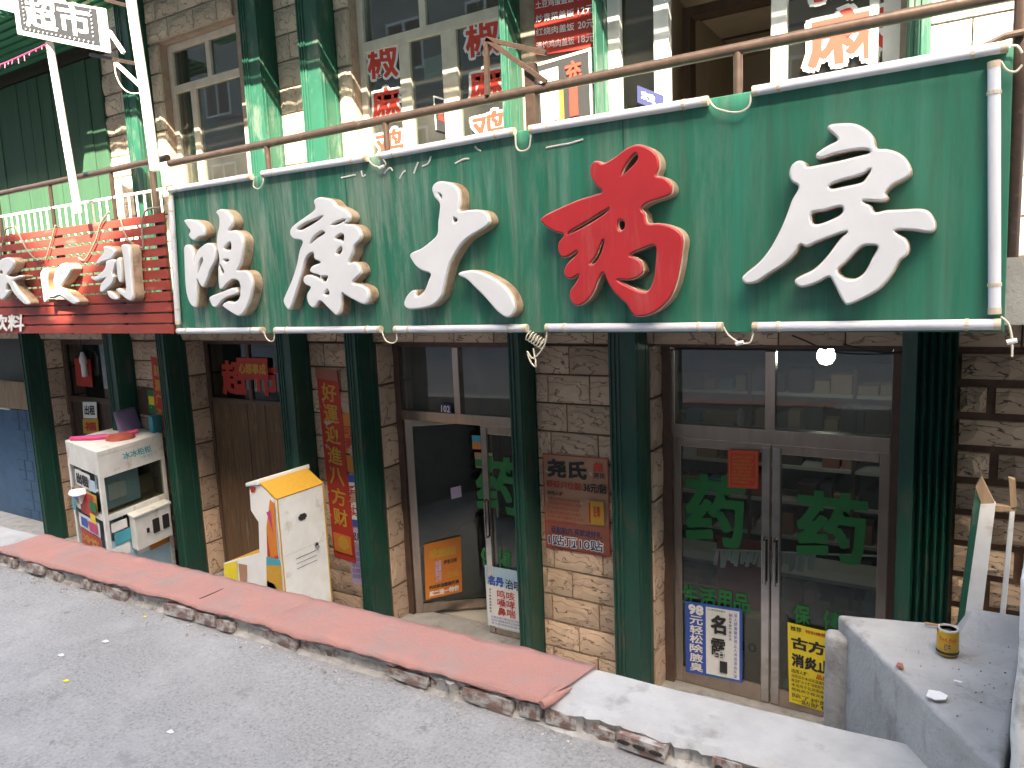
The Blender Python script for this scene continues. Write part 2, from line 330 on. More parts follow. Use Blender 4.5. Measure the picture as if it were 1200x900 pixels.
def sign_green():
    m, n, l, bs = principled('sign_green_sheet')
    a = noise_node(n, l, 1.6, 8, (6,1,0.35), 0.65); r = ramp(n, [(0.28, (0.006,0.105,0.060)), (0.5, (0.009,0.140,0.088)), (0.75, (0.017,0.185,0.130))]); l.new(a.outputs[0], r.inputs[0])
    # chalky vertical runs, heavier towards the left end of the sheet
    s = noise_node(n, l, 2.0, 12, (3.0,1,0.32), 0.74, dist=0.4, off=(3,0,1)); sr = ramp(n, [(0.46, (0,0,0)), (0.63, (0.9,0.9,0.9))]); l.new(s.outputs[0], sr.inputs[0])
    tc = n.new('ShaderNodeTexCoord'); sx = n.new('ShaderNodeSeparateXYZ'); l.new(tc.outputs['Object'], sx.inputs[0])
    gx = n.new('ShaderNodeMapRange'); gx.inputs[1].default_value = -3.1; gx.inputs[2].default_value = 2.6; gx.inputs[3].default_value = 1.0; gx.inputs[4].default_value = 0.12; l.new(sx.outputs[0], gx.inputs[0])
    mu = n.new('ShaderNodeMath'); mu.operation = 'MULTIPLY'; l.new(sr.outputs[0], mu.inputs[0]); l.new(gx.outputs[0], mu.inputs[1])
    c = mixc(n, l, mu.outputs[0], r.outputs[0], (0.26, 0.30, 0.265))
    d = noise_node(n, l, 3.0, 8, (9,1,0.5), 0.7, off=(8,0,4)); dr = ramp(n, [(0.52, (0,0,0)), (0.72, (0.75,0.75,0.75))]); l.new(d.outputs[0], dr.inputs[0])
    c = mixc(n, l, dr.outputs[0], c, (0.05, 0.085, 0.06))
    l.new(c, bs.inputs['Base Color']); bs.inputs['Roughness'].default_value = 0.5
    b = noise_node(n, l, 25, 6, (3,1,0.5)); bump(n, l, bs, b.outputs[0], 0.12, 0.006)
    return m
M['sign_green'] = sign_green()
def emit(name, c, s):
    m = bpy.data.materials.new(name); m.use_nodes = True; n = m.node_tree.nodes; l = m.node_tree.links
    bs = n['Principled BSDF']; bs.inputs['Emission Color'].default_value = rgb(c); bs.inputs['Emission Strength'].default_value = s; bs.inputs['Base Color'].default_value = rgb(c)
    return m
M['bulb_lit'] = emit('bulb_glow', (0.85, 0.95, 1.0), 11.0)

# ------------------------------------------------------------------ lettering and print
_TXT = {}
def glyphs(body, bold, spacing=1.0, line=1.0):
    key = (body, bold, spacing, line)
    if key not in _TXT:
        c = bpy.data.curves.new('t', 'FONT'); c.body = body; c.offset = bold; c.space_character = spacing; c.space_line = line
        c.resolution_u = 2
        o = bpy.data.objects.new('t', c); me = bpy.data.meshes.new_from_object(o)
        vs_ = [v.co.to_2d() for v in me.vertices]; fs = [tuple(p.vertices) for p in me.polygons]
        bpy.data.objects.remove(o); bpy.data.curves.remove(c); bpy.data.meshes.remove(me)
        x0 = min(v.x for v in vs_); x1 = max(v.x for v in vs_); y0 = min(v.y for v in vs_); y1 = max(v.y for v in vs_)
        _TXT[key] = ([((v.x-x0)/(x1-x0), (v.y-y0)/(y1-y0)) for v in vs_], fs)
    return _TXT[key]
class Panel:
    """A flat sheet: origin at its top left, u along its width, v down its height, n out of its face."""
    def __init__(s, tl, u, v, root=None):
        s.o = Vector(tl); s.u = Vector(u); s.v = Vector(v); s.n = s.v.cross(s.u).normalized()*-1
        if s.n.dot(-s.o) < 0: s.n = -s.n
        s.root = root; s.k = 1
    def pt(s, a, b, h=0.0): return s.o + s.u*a + s.v*b + s.n*h
    def sheet(s, mat, name='sheet', th=0.004, parent=None):
        mb = MB(); mb.hexa([s.pt(0,1), s.pt(1,1), s.pt(1,0), s.pt(0,0), s.pt(0,1,th), s.pt(1,1,th), s.pt(1,0,th), s.pt(0,0,th)])
        s.h = th; return mb.build(name, mat, parent or s.root)
    def rect(s, a0, b0, a1, b1, mat, name='printed_block', lift=None):
        h = s.h + (lift if lift else 0.0012*s.k); s.k += 1
        mb = MB(); mb.add([s.pt(a0,b1,h), s.pt(a1,b1,h), s.pt(a1,b0,h), s.pt(a0,b0,h)], [(0,1,2,3)])
        return mb.build(name, mat, s.root, fix=False)
    def poly(s, pts, mat, name='printed_shape'):
        h = s.h + 0.0012*s.k; s.k += 1
        mb = MB(); mb.add([s.pt(a, b, h) for a, b in pts], [tuple(range(len(pts)))]); return mb.build(name, mat, s.root, fix=False)
    def text(s, body, a0, b0, a1, b1, mat, bold=0.02, name='lettering', spacing=1.0, line=1.0, lift=0.0, shear=0.0):
        vs_, fs = glyphs(body, min(bold, .012), spacing, line)
        h = s.h + 0.0012*s.k + lift; s.k += 1
        nl = body.count('\n')+1; nc = max(len(q) for q in body.split('\n'))
        ex = max(0, bold-.012)/nc; ey = max(0, bold-.012)/nl
        mb = MB(); shifts = [(0,0)] if bold <= .015 else [(-1,-1),(1,-1),(-1,1),(1,1),(0,0)] if bold < .05 else [(-1,-1),(1,-1),(-1,1),(1,1),(0,1.3),(1.3,0),(0,-1.3),(-1.3,0),(0,0)]
        for i, (dx, dy) in enumerate(shifts):
            mb.add([s.pt(a0 + (a1-a0)*(ex*dx + x*(1-2*ex) + ex) + shear*y, b1 - (b1-b0)*(ey*dy + y*(1-2*ey) + ey), h + i*.00012) for x, y in vs_], fs)
        return mb.build(name, mat, s.root, fix=False)
def paper(name, px, Y, mat, label, cat='poster', th=0.003, plane=None, group=None):
    """px = top left, top right, bottom left in the photo, on the upright plane y = Y."""
    f = plane or (lambda p: U(p[0], p[1], Y))
    tl, tr, bl = [f(p) for p in px]
    root = empty(name, (tl+tr)/2 + (bl-tl), label, cat, group)
    P = Panel(tl, tr-tl, bl-tl, root); P.sheet(mat, 'sheet', th); return P
def small_lines(P, a0, b0, a1, b1, rows, mat, chars, bold=0.0, name='small_print'):
    for i in range(rows):
        t0 = b0 + (b1-b0)*(i+0.1)/rows; t1 = b0 + (b1-b0)*(i+0.85)/rows
        body = ''.join(random.choice(chars) for _ in range(random.randint(9, 13)))
        P.text(body, a0, t0, a1 - (a1-a0)*random.random()*0.25, t1, mat, bold, name)

# ------------------------------------------------------------------ stone blocks shared by all walls
STONE = {}
def stone_variant(k, mat):
    key = (k, mat.name)
    if key in STONE: return STONE[key]
    rnd = random.Random(k*13+5)
    nx, nz = 4, 3; mb = MB(); idx = {}
    for j in range(nz+1):
        for i in range(nx+1):
            edge = i in (0, nx) or j in (0, nz)
            x = i/nx; z = j/nz
            if edge: y = 0.10 + rnd.random()*0.08
            else: y = -0.25 - rnd.random()*0.5
            if i == 0: x += 0.006
            if i == nx: x -= 0.006
            if j == 0: z += 0.02
            if j == nz: z -= 0.02
            if not edge: x += rnd.uniform(-.06, .06); z += rnd.uniform(-.08, .08)
            idx[i, j] = len(mb.v); mb.v.append(Vector((x, y, z)))
    for j in range(nz):
        for i in range(nx):
            mb.f.append((idx[i,j], idx[i+1,j], idx[i+1,j+1], idx[i,j+1]))
    rim = [(i,0) for i in range(nx)] + [(nx,j) for j in range(nz)] + [(i,nz) for i in range(nx,0,-1)] + [(0,j) for j in range(nz,0,-1)]
    b0 = len(mb.v)
    for c in rim:
        v = mb.v[idx[c]]; mb.v.append(Vector((v.x, 1.0, v.z)))
    for q in range(len(rim)):
        a = idx[rim[q]]; b = idx[rim[(q+1) % len(rim)]]; mb.f.append((b, a, b0+q, b0+(q+1) % len(rim)))
    me = bpy.data.meshes.new('stone_block'); me.from_pydata(mb.v, [], mb.f); me.materials.append(mat)
    STONE[key] = me; return me
def stones(parent, x0, x1, z0, z1, y, mat, row=0.235, length=0.40, thick=0.03, side=None, phase=0.0, gap=0.006):
    """Courses of blocks on a wall face. side=None: face looks to the street; side='x': face looks to +x, runs over y from x0 to x1 at x = y."""
    o0 = org(parent); nrow = max(1, round((z1-z0)/row)); h = (z1-z0)/nrow
    for j in range(nrow):
        zb = z0 + j*h; off = (phase + (0.5 if j % 2 else 0.0)*length + random.uniform(-.03, .03)) % length
        cuts = [x0]; c = x0 + off
        while c < x1 - 0.05:
            if c > x0 + 0.06: cuts.append(c)
            c += length*random.uniform(0.9, 1.1)
        cuts.append(x1)
        for a, b in zip(cuts[:-1], cuts[1:]):
            me = stone_variant(random.randint(0, 7), mat)
            o = bpy.data.objects.new('stone_block', me); COL.objects.link(o); o.parent = parent
            if side is None:
                o.location = Vector((a+gap/2, y-thick, zb+gap/2)) - o0; o.scale = (b-a-gap, thick, h-gap)
            else:
                o.rotation_euler = (0, 0, R(90)); o.location = Vector((y+thick, a+gap/2, zb+gap/2)) - o0; o.scale = (b-a-gap, thick, h-gap)
            ORG[o.name] = org(parent)

# ------------------------------------------------------------------ levels
YS, YC, YW, YD = 4.10, 4.98, 5.25, 5.50        # sign, column fronts, wall face, doors
ZF = -3.37                                      # floor of the sunken yard
def zg(x): return -1.6 + 0.022*(x + 1.4)        # street surface, falling to the left
KERB = 0.088

# ------------------------------------------------------------------ ground
mb = MB()
xs = [-70, -20, -12, -10, -8, -6, -4, -2, 0, 2, 4, 20, 70]; ys = [-34, -8, -3, 0, 1, 2.2]
for y in ys:
    for x in xs: mb.v.append(Vector((x, y, zg(x))))
for j in range(len(ys)-1):
    for i in range(len(xs)-1):
        a = j*len(xs)+i; mb.f.append((a, a+1, a+1+len(xs), a+len(xs)))
tag(mb.build('street', M['street'], fix=False), 'grey concrete street surface in front of the kerb', None, kind='structure')

# kerb: rough core with crumbled front, its bricks as pieces
def rough_top(x): return 0.012*noise.noise(Vector((x*6, 0.3, 0))) + 0.010*noise.noise(Vector((x*25, 1.3, 0)))
kerb = MB(); prof_n = 0; X0, X1 = -13.0, 0.55; NX = 900
for i in range(NX+1):
    x = X0 + (X1-X0)*i/NX; z0 = zg(x); top = z0 + KERB
    e = 0.020*noise.noise(Vector((x*5, 4, 1))) + 0.018*noise.noise(Vector((x*19, 2, 7))) + 0.012*noise.noise(Vector((x*47, 2, 7)))
    pts = [(2.09 + abs(e)*1.2, z0-0.02), (2.145 + e, z0 + 0.016), (2.150 + e*1.3, z0+0.045), (2.135 + e*0.9, top-0.018 + rough_top(x)), (2.155 + e*0.6, top + rough_top(x)*0.4), (2.22, top+0.002*noise.noise(Vector((x*8,0,3)))), (2.33, top+0.003*noise.noise(Vector((x*5,2,3)))), (2.425 + 0.008*noise.noise(Vector((x*4,8,0))), top-0.002), (2.435, top-0.03), (2.435, ZF-0.1)]
    prof_n = len(pts)
    kerb.v += [Vector((x, y, z)) for y, z in pts]
for i in range(NX):
    for k in range(prof_n-1):
        a = i*prof_n+k; kerb.f.append((a, a+prof_n, a+prof_n+1, a+1))
kerb_o = kerb.build('kerb', M['ledge'], fix=True, smooth=True)
tag(kerb_o, 'low broken kerb wall of brick and mortar along the street', None, kind='structure')
kerb_o.data.materials.append(M['mortar_kerb'])
for p in kerb_o.data.polygons:
    if p.index % (prof_n-1) < 3: p.material_index = 1
BR = []
for k in range(5):
    rnd = random.Random(k+40); b = MB(); b.box(0,1,0,1,0,1)
    me = bpy.data.meshes.new('brick'); bm = bmesh.new()
    vs_ = [bm.verts.new(v) for v in b.v]
    for f in b.f: bm.faces.new([vs_[i] for i in f])
    bmesh.ops.recalc_face_normals(bm, faces=bm.faces)
    bmesh.ops.subdivide_edges(bm, edges=bm.edges[:], cuts=2, use_grid_fill=True)
    for v in bm.verts:
        nn = noise.noise_vector(v.co*2.6 + Vector((k*7, 3, 1)))
        c = v.co - Vector((.5,.5,.5)); rnd_ = 1.0 - 0.04*max(0, (abs(c.x)*2)**4*(abs(c.z)*2)**4)
        v.co = Vector((.5,.5,.5)) + c*rnd_ + Vector((nn.x*.02, nn.y*.05, nn.z*.035))
    bm.to_mesh(me); bm.free(); me.materials.append(M['brick'])
    BR.append(me)
x = -11.0; i = 0
while x < -0.42:
    L = random.choice([0.09, 0.11, 0.12, 0.12, 0.16, 0.22])*random.uniform(0.9, 1.1); i += 1
    if random.random() < 0.82:
        o = bpy.data.objects.new('brick', BR[i % 5]); COL.objects.link(o); o.parent = kerb_o
        hh = random.uniform(0.046, 0.062)
        o.location = (x, 2.120 + random.uniform(-.010, .026), zg(x) + 0.006 + random.uniform(0, 0.008)); o.scale = (L, 0.10, hh)
        o.rotation_euler = (random.uniform(-.05, .05), random.uniform(-.06, .06) - 0.02, random.uniform(-.08, .08)); ORG[o.name] = Vector((0,0,0))
        if -0.75 < x < -0.55 or -1.0 < x < -0.95:
            hb = MB()
            for q in range(max(2, int(L/0.045))):
                hx = (q+0.6)/max(2, int(L/0.045)); c0 = Vector((hx-0.05, -0.06, 0.5))
                hb.tube([c0, c0+Vector((0, 0.06, 0))], 0.14, 8)
            # flatten the holes to the brick's own scale
            for v in hb.v: v.x = hx if False else v.x
            ho = hb.build('core_hole', M['hole'], None); ho.parent = o
    x += L + random.uniform(0.006, 0.03)

rg = random.Random(3); gr_ = MB()
for k in range(520):
    x = rg.uniform(-7.5, 0.1); y = 2.10 - abs(rg.gauss(0, .05)) - (rg.random() < .12)*rg.uniform(0, 1.2); r = rg.choice([.003, .004, .004, .006, .009])*rg.uniform(.7, 1.3); z = zg(x) + r*.3
    b = len(gr_.v); pts = [Vector((rg.uniform(.7,1.2)*r*math.cos(q*1.257), rg.uniform(.7,1.2)*r*math.sin(q*1.257), 0)) for q in range(5)]
    gr_.v += [Vector((x, y, z)) + p for p in pts] + [Vector((x, y, z + r*rg.uniform(.6, 1.1)))]
    gr_.f += [(b+q, b+(q+1) % 5, b+5) for q in range(5)]
tag(gr_.build('grit', M['mortar_kerb'], fix=True), 'loose mortar crumbs and grit along the foot of the kerb', 'grit', kind='stuff')
# carpet on the kerb
car = MB(); CX0, CX1 = UZ(30, 634, zg(-5)+KERB).x, UZ(697, 786, zg(-1.2)+KERB).x; NXc = 420; NY = 9
def carpet_edge(x): return 2.118 + 0.012*noise.noise(Vector((x*3, 9, 2))) + 0.008*noise.noise(Vector((x*11, 5, 2))) + 0.004*noise.noise(Vector((x*37, 5, 2)))
for i in range(NXc+1):
    t = i/NXc
    for j in range(NY+1):
        s = j/NY
        x = CX0 + (CX1-CX0)*t + 0.0*s
        if t > 0.985: x += (t-0.985)/0.015*(s-1)*0.055
        if t < 0.01: x += 0.03*noise.noise(Vector((s*4, 1, 7)))
        y = carpet_edge(x)*(1-s) + (2.432 + 0.006*noise.noise(Vector((x*4, 3, 8))))*s
        z = zg(x) + KERB + 0.010 + 0.008*noise.noise(Vector((x*5, y*5, 0))) + 0.006*noise.noise(Vector((x*13, y*5, 4)))
        if j == 0: z -= 0.012 + 0.006*noise.noise(Vector((x*9, 1, 1)))
        if t > 0.982 and s < 0.5: z += 0.020*(0.5-s)*2*math.sin(min(1,(t-0.982)/0.018)*2.2)
        car.v.append(Vector((x, y, z)))
for i in range(NXc):
    for j in range(NY):
        a = i*(NY+1)+j; car.f.append((a, a+NY+1, a+NY+2, a+1))
def carpet_nap():
    n = M['carpet'].node_tree.nodes; l = M['carpet'].node_tree.links; bs = n['Principled BSDF']
    a = noise_node(n, l, 230, 4, (1,1,1), 0.8); b = noise_node(n, l, 9, 6, (1.0,3.0,1), 0.6, 1.2)
    m = n.new('ShaderNodeMath'); m.operation = 'MULTIPLY_ADD'; m.inputs[1].default_value = 2.2; l.new(b.outputs[0], m.inputs[0]); l.new(a.outputs[0], m.inputs[2])
    bump(n, l, bs, m.outputs[0], 0.6, 0.006)
    old = bs.inputs['Base Color'].links[0].from_socket
    r = ramp(n, [(0.32, (0.62,0.60,0.60)), (0.5, (0.95,0.95,0.95)), (0.68, (1.2,1.2,1.22))]); l.new(a.outputs[0], r.inputs[0])
    l.new(mixc(n, l, 0.45, old, r.outputs[0], 'MULTIPLY'), bs.inputs['Base Color'])
carpet_nap()
co = car.build('carpet', M['carpet'], fix=True, smooth=True)
sm = co.modifiers.new('thickness', 'SOLIDIFY'); sm.thickness = 0.006; sm.offset = -1
tag(co, 'faded red carpet strip laid along the top of the kerb', 'carpet')
# seam where two lengths of carpet meet, and the curled corner
mb = MB(); a = UZ(234, 705, zg(-3.9)+KERB+0.013); b = UZ(262, 693, zg(-3.9)+KERB+0.013)
a.z = zg(a.x)+KERB+0.0145; b.z = zg(b.x)+KERB+0.0145
mb.beam(a, b, 0.006, 0.003); tag(mb.build('seam', M['dark_brown'], co), None)
mb = MB(); p0 = Vector((CX1-0.058, 2.10, zg(CX1)+KERB+0.012)); p1 = Vector((CX1-0.012, 2.24, zg(CX1)+KERB+0.016))
mb.tube([p0, p0.lerp(p1, .3)+Vector((0.004,0,.003)), p0.lerp(p1, .65), p1], [0.016, 0.019, 0.012, 0.004], 10); mb.build('curled_corner', M['carpet'], co, smooth=True)

# sunken yard floor
mb = MB(); mb.box(-16, 3, 2.43, 5.6, ZF-0.3, ZF); tag(mb.build('yard_floor', M['concrete']), 'concrete floor of the sunken yard before the shops', None, kind='structure')

# ------------------------------------------------------------------ the building
bld = empty('shop_building', (-4, YW, ZF), 'two storey building with green columns, tan stone and glazed shop doors', 'building')
COLS = {'B': (22, 50), 'A0': (120, 156), 'A': (182, 216), 'c0': (322, 363), 'c1': (403, 439), 'c2': (594, 627), 'c3': (712, 760)}
CXS = {}
def column(xl, xr, yf, yb, z0, z1, mat, ribs=3, ribw=0.022):
    mb = MB(); mb.box(xl, xr, yf, yb, z0, z1)
    for k in range(ribs):
        xx = xl + 0.008 + k*ribw*1.5
        if xx + ribw > xr - 0.01: break
        mb.box(xx, xx+ribw*0.7, yf-0.012, yf+0.004, z0, z1-0.003)
    mb.box(xr-0.004, xr+0.006, yb-0.075, yb-0.045, z0, z1-0.004)
    mb.box(xr-0.004, xr+0.006, yf+0.03, yf+0.05, z0, z1-0.004)
    return mb.build('column', mat, bld, bevel=0.004)
for k, (a, b) in COLS.items():
    xl = U(a, 395, YC).x; xr = U(b, 395, YW).x
    CXS[k] = (xl, xr)
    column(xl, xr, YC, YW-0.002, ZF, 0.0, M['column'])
ZL = U(520, 403, YW).z                     # underside of the lintel
XR_SH = U(1060, 395, YD).x                 # right end of the glazed double door
# wall piers at ground level and lintel
def wall_box(x0, x1, z0, z1, y0=YW, y1=YW+0.42, mat='mortar', name='wall_pier'):
    mb = MB(); mb.box(x0, x1, y0, y1, z0, z1); return mb.build(name, M[mat], bld)
piers = {}
piers['B'] = wall_box(CXS['B'][0], CXS['B'][1], ZF, ZL)
piers['A'] = wall_box(CXS['A0'][0], CXS['A'][1], ZF, ZL)
piers['0'] = wall_box(CXS['c0'][0], CXS['c1'][1], ZF, ZL)
piers['2'] = wall_box(CXS['c2'][0], CXS['c3'][1], ZF, ZL)
XPR = U(1122, 420, YW).x
piers['R'] = wall_box(XR_SH+0.005, 1.6, ZF, ZL)
lintel = wall_box(-14, 1.6, ZL+0.002, 0.02, YW-0.0, YW+0.42, 'mortar', 'lintel')
stones(lintel, -13.5, 1.2, ZL+0.01, ZL+0.235, YW, M['stone'], 0.23, 0.46)
stones(piers['2'], CXS['c2'][1]+0.002, CXS['c3'][0]+0.10, ZF, ZL, YW, M['stone'], 0.232, 0.42, phase=0.1)
stones(piers['0'], CXS['c0'][1]+0.002, CXS['c1'][0]+0.12, ZF, ZL, YW, M['stone'], 0.232, 0.42)
stones(piers['A'], CXS['A0'][1]+0.002, CXS['A'][0]+0.12, ZF, ZL, YW, M['stone'], 0.232, 0.42)
stones(piers['R'], XPR, 1.1, ZF, ZL, YW, M['stone_right'], 0.205, 0.38, thick=0.045, gap=0.045, phase=0.2)
for k, key in (('B', 'B'), ('A', 'A'), ('c1', '0'), ('c3', '2')):
    stones(piers[key], YW+0.004, YW+0.415, ZF, ZL, CXS[k][1], M['stone'], 0.42, 0.5, thick=0.018, side='x')

# floor slab of the upper walkway, its edge beam, upper walls
mb = MB(); mb.box(-14, 1.5, YS+0.16, YW, -0.30, 0.02); mb.build('walkway_slab', M['concrete'], bld)
ZT = 3.62
UPW = [(-14.0, -7.62), (-6.36, -4.82), (-3.20, -2.34), (-0.40, 1.5)]
upw = []
for a, b in UPW: upw.append(wall_box(a, b, 0.022, ZT, YW, YW+0.3, 'mortar_pale', 'upper_wall'))
for a, b, z in ((-7.62, -6.36, 2.74), (-4.82, -3.20, 3.05), (-2.34, -0.40, 2.75)): wall_box(a+.002, b-.002, z, ZT, YW+0.001, YW+0.299, 'mortar_pale', 'upper_lintel')
for a, b, z in ((-7.62, -6.36, 1.02), (-4.82, -3.20, 0.62)): wall_box(a+.002, b-.002, 0.022, z, YW+0.001, YW+0.299, 'mortar_pale', 'upper_sill_wall')
UC = [(143, 180, 100), (283, 326, 60), (350, 396, 60), (588, 613, 110), (697, 713, 100), (1062, 1090, 40)]
UCX = []
for a, b, y in UC:
    xl = U(a, y, YC+0.03).x; xr = U(b, y, YW).x; UCX.append((xl, xr))
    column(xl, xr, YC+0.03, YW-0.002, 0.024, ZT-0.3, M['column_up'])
stones(upw[0], U(112, 100, YW).x, UCX[0][0]+0.12, 0.03, 3.3, YW, M['stone_pale'], 0.235, 0.34)
stones(upw[0], UCX[0][1]+0.002, -7.625, 0.03, 2.74, YW, M['stone_pale'], 0.30, 0.34)
stones(upw[0], UCX[0][1]+0.002, -6.36, 2.76, 3.4, YW, M['stone_pale'], 0.22, 0.40)
stones(upw[1], UCX[1][1]+0.002, UCX[2][0]+0.1, 0.03, 3.4, YW, M['stone_pale'], 0.235, 0.42)
stones(upw[1], UCX[2][1]+0.002, -4.825, 0.03, 3.0, YW, M['stone_pale'], 0.47, 0.5)
stones(upw[3], UCX[5][1]+0.002, 1.2, 0.03, 3.0, YW, M['white_wall'], 0.235, 0.42)

# rooms behind the glass
def room(x0, x1, y0, y1, z0, z1, wall, ceil, floor):
    mb = MB(); mb.box(x0, x1, y1, y1+0.1, z0, z1); mb.build('back_wall', wall, bld)
    for xx in (x0-0.1, x1): mb = MB(); mb.box(xx, xx+0.1, y0, y1, z0, z1); mb.build('partition', wall, bld)
    mb = MB(); mb.box(x0, x1, y0, y1, z1, z1+0.05); mb.build('room_ceiling', ceil, bld)
    mb = MB(); mb.box(x0, x1, y0, y1, z0-0.05, z0); mb.build('room_floor', floor, bld)
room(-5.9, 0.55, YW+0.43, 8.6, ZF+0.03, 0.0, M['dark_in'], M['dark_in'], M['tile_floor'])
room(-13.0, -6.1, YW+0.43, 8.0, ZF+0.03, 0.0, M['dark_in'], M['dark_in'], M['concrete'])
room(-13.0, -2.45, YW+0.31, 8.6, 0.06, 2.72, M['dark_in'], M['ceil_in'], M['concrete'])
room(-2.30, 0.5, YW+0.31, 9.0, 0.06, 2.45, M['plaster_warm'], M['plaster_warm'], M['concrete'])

# canopies over the walkway
def canopy(x0, x1, ye, zw, ze, pitch=0.11):
    mb = MB(); n = int((x1-x0)/pitch)
    mb.add([(x0, YW, zw), (x1, YW, zw), (x1, ye, ze), (x0, ye, ze), (x0, YW, zw+0.04), (x1, YW, zw+0.04), (x1, ye, ze+0.04), (x0, ye, ze+0.04)], [(0,3,2,1),(4,5,6,7),(0,1,5,4),(1,2,6,5),(2,3,7,6),(3,0,4,7)])
    c = mb.build('canopy', M['canopy'], bld)
    for k in range(10):
        yy = ye + (YW-ye)*(k+0.5)/10; zz = ze + (zw-ze)*(k+0.5)/10
        r = MB(); r.box(x0+0.01, x1-0.01, yy-0.02, yy+0.02, zz-0.025, zz+0.002); r.build('canopy_rib', M['canopy'], c)
canopy(-16.0, -8.62, 3.98, 2.98, 2.98)
canopy(-8.60, 14.0, 4.10, 3.30, 3.30)
for yy in (4.045, 3.985, 3.92):
    mb = MB(); mb.box(-8.60, 14.0, yy-.018, yy+.018, 3.30, 3.33); mb.build('canopy_slat', M['canopy'], bld)
mb = MB(); mb.beam((-14, YW-0.05, 2.90), (-8.62, YW-0.05, 2.90), 0.08, 0.14); mb.build('canopy_beam', M['brown_steel'], bld)
# green plank wall on the far left upstairs
xk = U(118, 100, YW-0.06).x; pz = 2.83
shut = MB(); shut.box(-13.5, xk, YW-0.03, YW-0.001, 0.03, pz); shut = shut.build('plank_wall', M['column'], bld)
pw = 0.275; k = 0; xx = xk
while xx > -12.2:
    w = pw*random.uniform(0.9, 1.08); mb = MB(); mb.box(xx-w+0.012, xx, YW-0.06-random.uniform(0, .012), YW-0.032, 0.04, pz-0.01)
    mb.build('plank', M['plank'], shut, bevel=0.004); xx -= w

# windows and doors -----------------------------------------------------------
def frame_bars(x0, x1, z0, z1, y, verts, hors, w=0.06, d=0.07):
    """verts: (x, z0, z1); hors: (z, x0, x1)"""
    mb = MB()
    mb.box(x0, x0+w, y-d/2, y+d/2, z0, z1); mb.box(x1-w, x1, y-d/2, y+d/2, z0, z1)
    mb.box(x0+w, x1-w, y-d/2, y+d/2, z1-w, z1); mb.box(x0+w, x1-w, y-d/2, y+d/2, z0, z0+w)
    for x, a, b, ww in verts: mb.box(x-ww/2, x+ww/2, y-d/2+.004, y+d/2-.004, a, b)
    for z, a, b, ww in hors: mb.box(a, b, y-d/2+.002, y+d/2-.002, z-ww/2, z+ww/2)
    return mb
def window(name, x0, x1, z0, z1, y, verts, hors, mat, panes, gmat, w=0.06, d=0.07):
    f = frame_bars(x0, x1, z0, z1, y, verts, hors, w, d).build(name, mat, bld, bevel=0.006)
    for (a, b, c, e) in panes:
        mb = MB(); mb.box(a, b, y-0.003, y+0.003, c, e); mb.build('pane', gmat, f)
    return f
y1 = YW+0.12
zb = U(240, 97, y1).z; xm = U(247, 70, y1).x; xm2 = U(233, 150, y1).x
window('window', -7.62, -6.36, 1.02, 2.74, y1, [(xm, zb+.03, 2.68, .07), (xm2, 1.08, zb-.03, .09)], [(zb, -7.56, -6.42, .08)], M['pvc'],
       [(-7.56, xm-.035, zb+.04, 2.68), (xm+.035, -6.42, zb+.04, 2.68), (-7.56, xm2-.045, 1.08, zb-.04), (xm2+.045, -6.42, 1.08, zb-.04)], M['glass_up'], 0.07)
mb = MB(); mb.box(-7.7, -6.3, YW-0.10, YW+0.05, 0.96, 1.02); mb.build('window_sill', M['stone_pale'], bld)
zb2 = U(500, 38, y1).z; xa = U(497, 15, y1).x; xb = U(478, 100, y1).x; xc = U(530, 90, y1).x
window('window', -4.82, -3.20, 0.62, 3.05, y1, [(xa, zb2+.03, 2.98, .07), (xb, .68, zb2-.03, .12), (xc, .68, zb2-.03, .16)], [(zb2, -4.76, -3.26, .09)], M['pvc'],
       [(-4.76, xa-.03, zb2+.04, 2.98), (xa+.03, -3.26, zb2+.04, 2.98), (-4.76, xb-.05, .68, zb2-.04), (xb+.05, xc-.07, .68, zb2-.04), (xc+.07, -3.26, .68, zb2-.04)], M['glass_up'], 0.07)
# white door with pale glass, then the dark open doorway, then a white window
window('door', -2.34, -1.86, 0.07, 2.75, y1-0.06, [], [(0.95, -2.27, -1.93, .10)], M['pvc_white'], [(-2.22, -1.98, 1.0, 2.64), (-2.22, -1.98, .18, .9)], M['glass_dim'], 0.11)
window('window', -1.17, -0.40, 0.07, 2.75, y1-0.02, [(-0.55, 0.16, 2.66, .06)], [(0.95, -1.08, -0.50, .08)], M['pvc_white'], [(-1.06, -0.58, 1.0, 2.66), (-1.06, -0.58, .16, .9)], M['glass'], 0.10)
mb = MB(); mb.box(-1.42, -1.36, 6.6, 6.75, 0.06, 2.3); mb.box(-2.2, -1.42, 6.6, 6.75, 2.22, 2.3); mb.box(-2.2, -2.13, 6.6, 6.75, .06, 2.22); mb.build('inner_door_frame', M['dark_brown'], bld)
for k in range(4):
    mb = MB(); mb.box(-2.29, 0.49, 5.9+k*0.75, 5.92+k*0.75, 2.43, 2.449); mb.build('ceiling_strip', M['dark_brown'], bld)

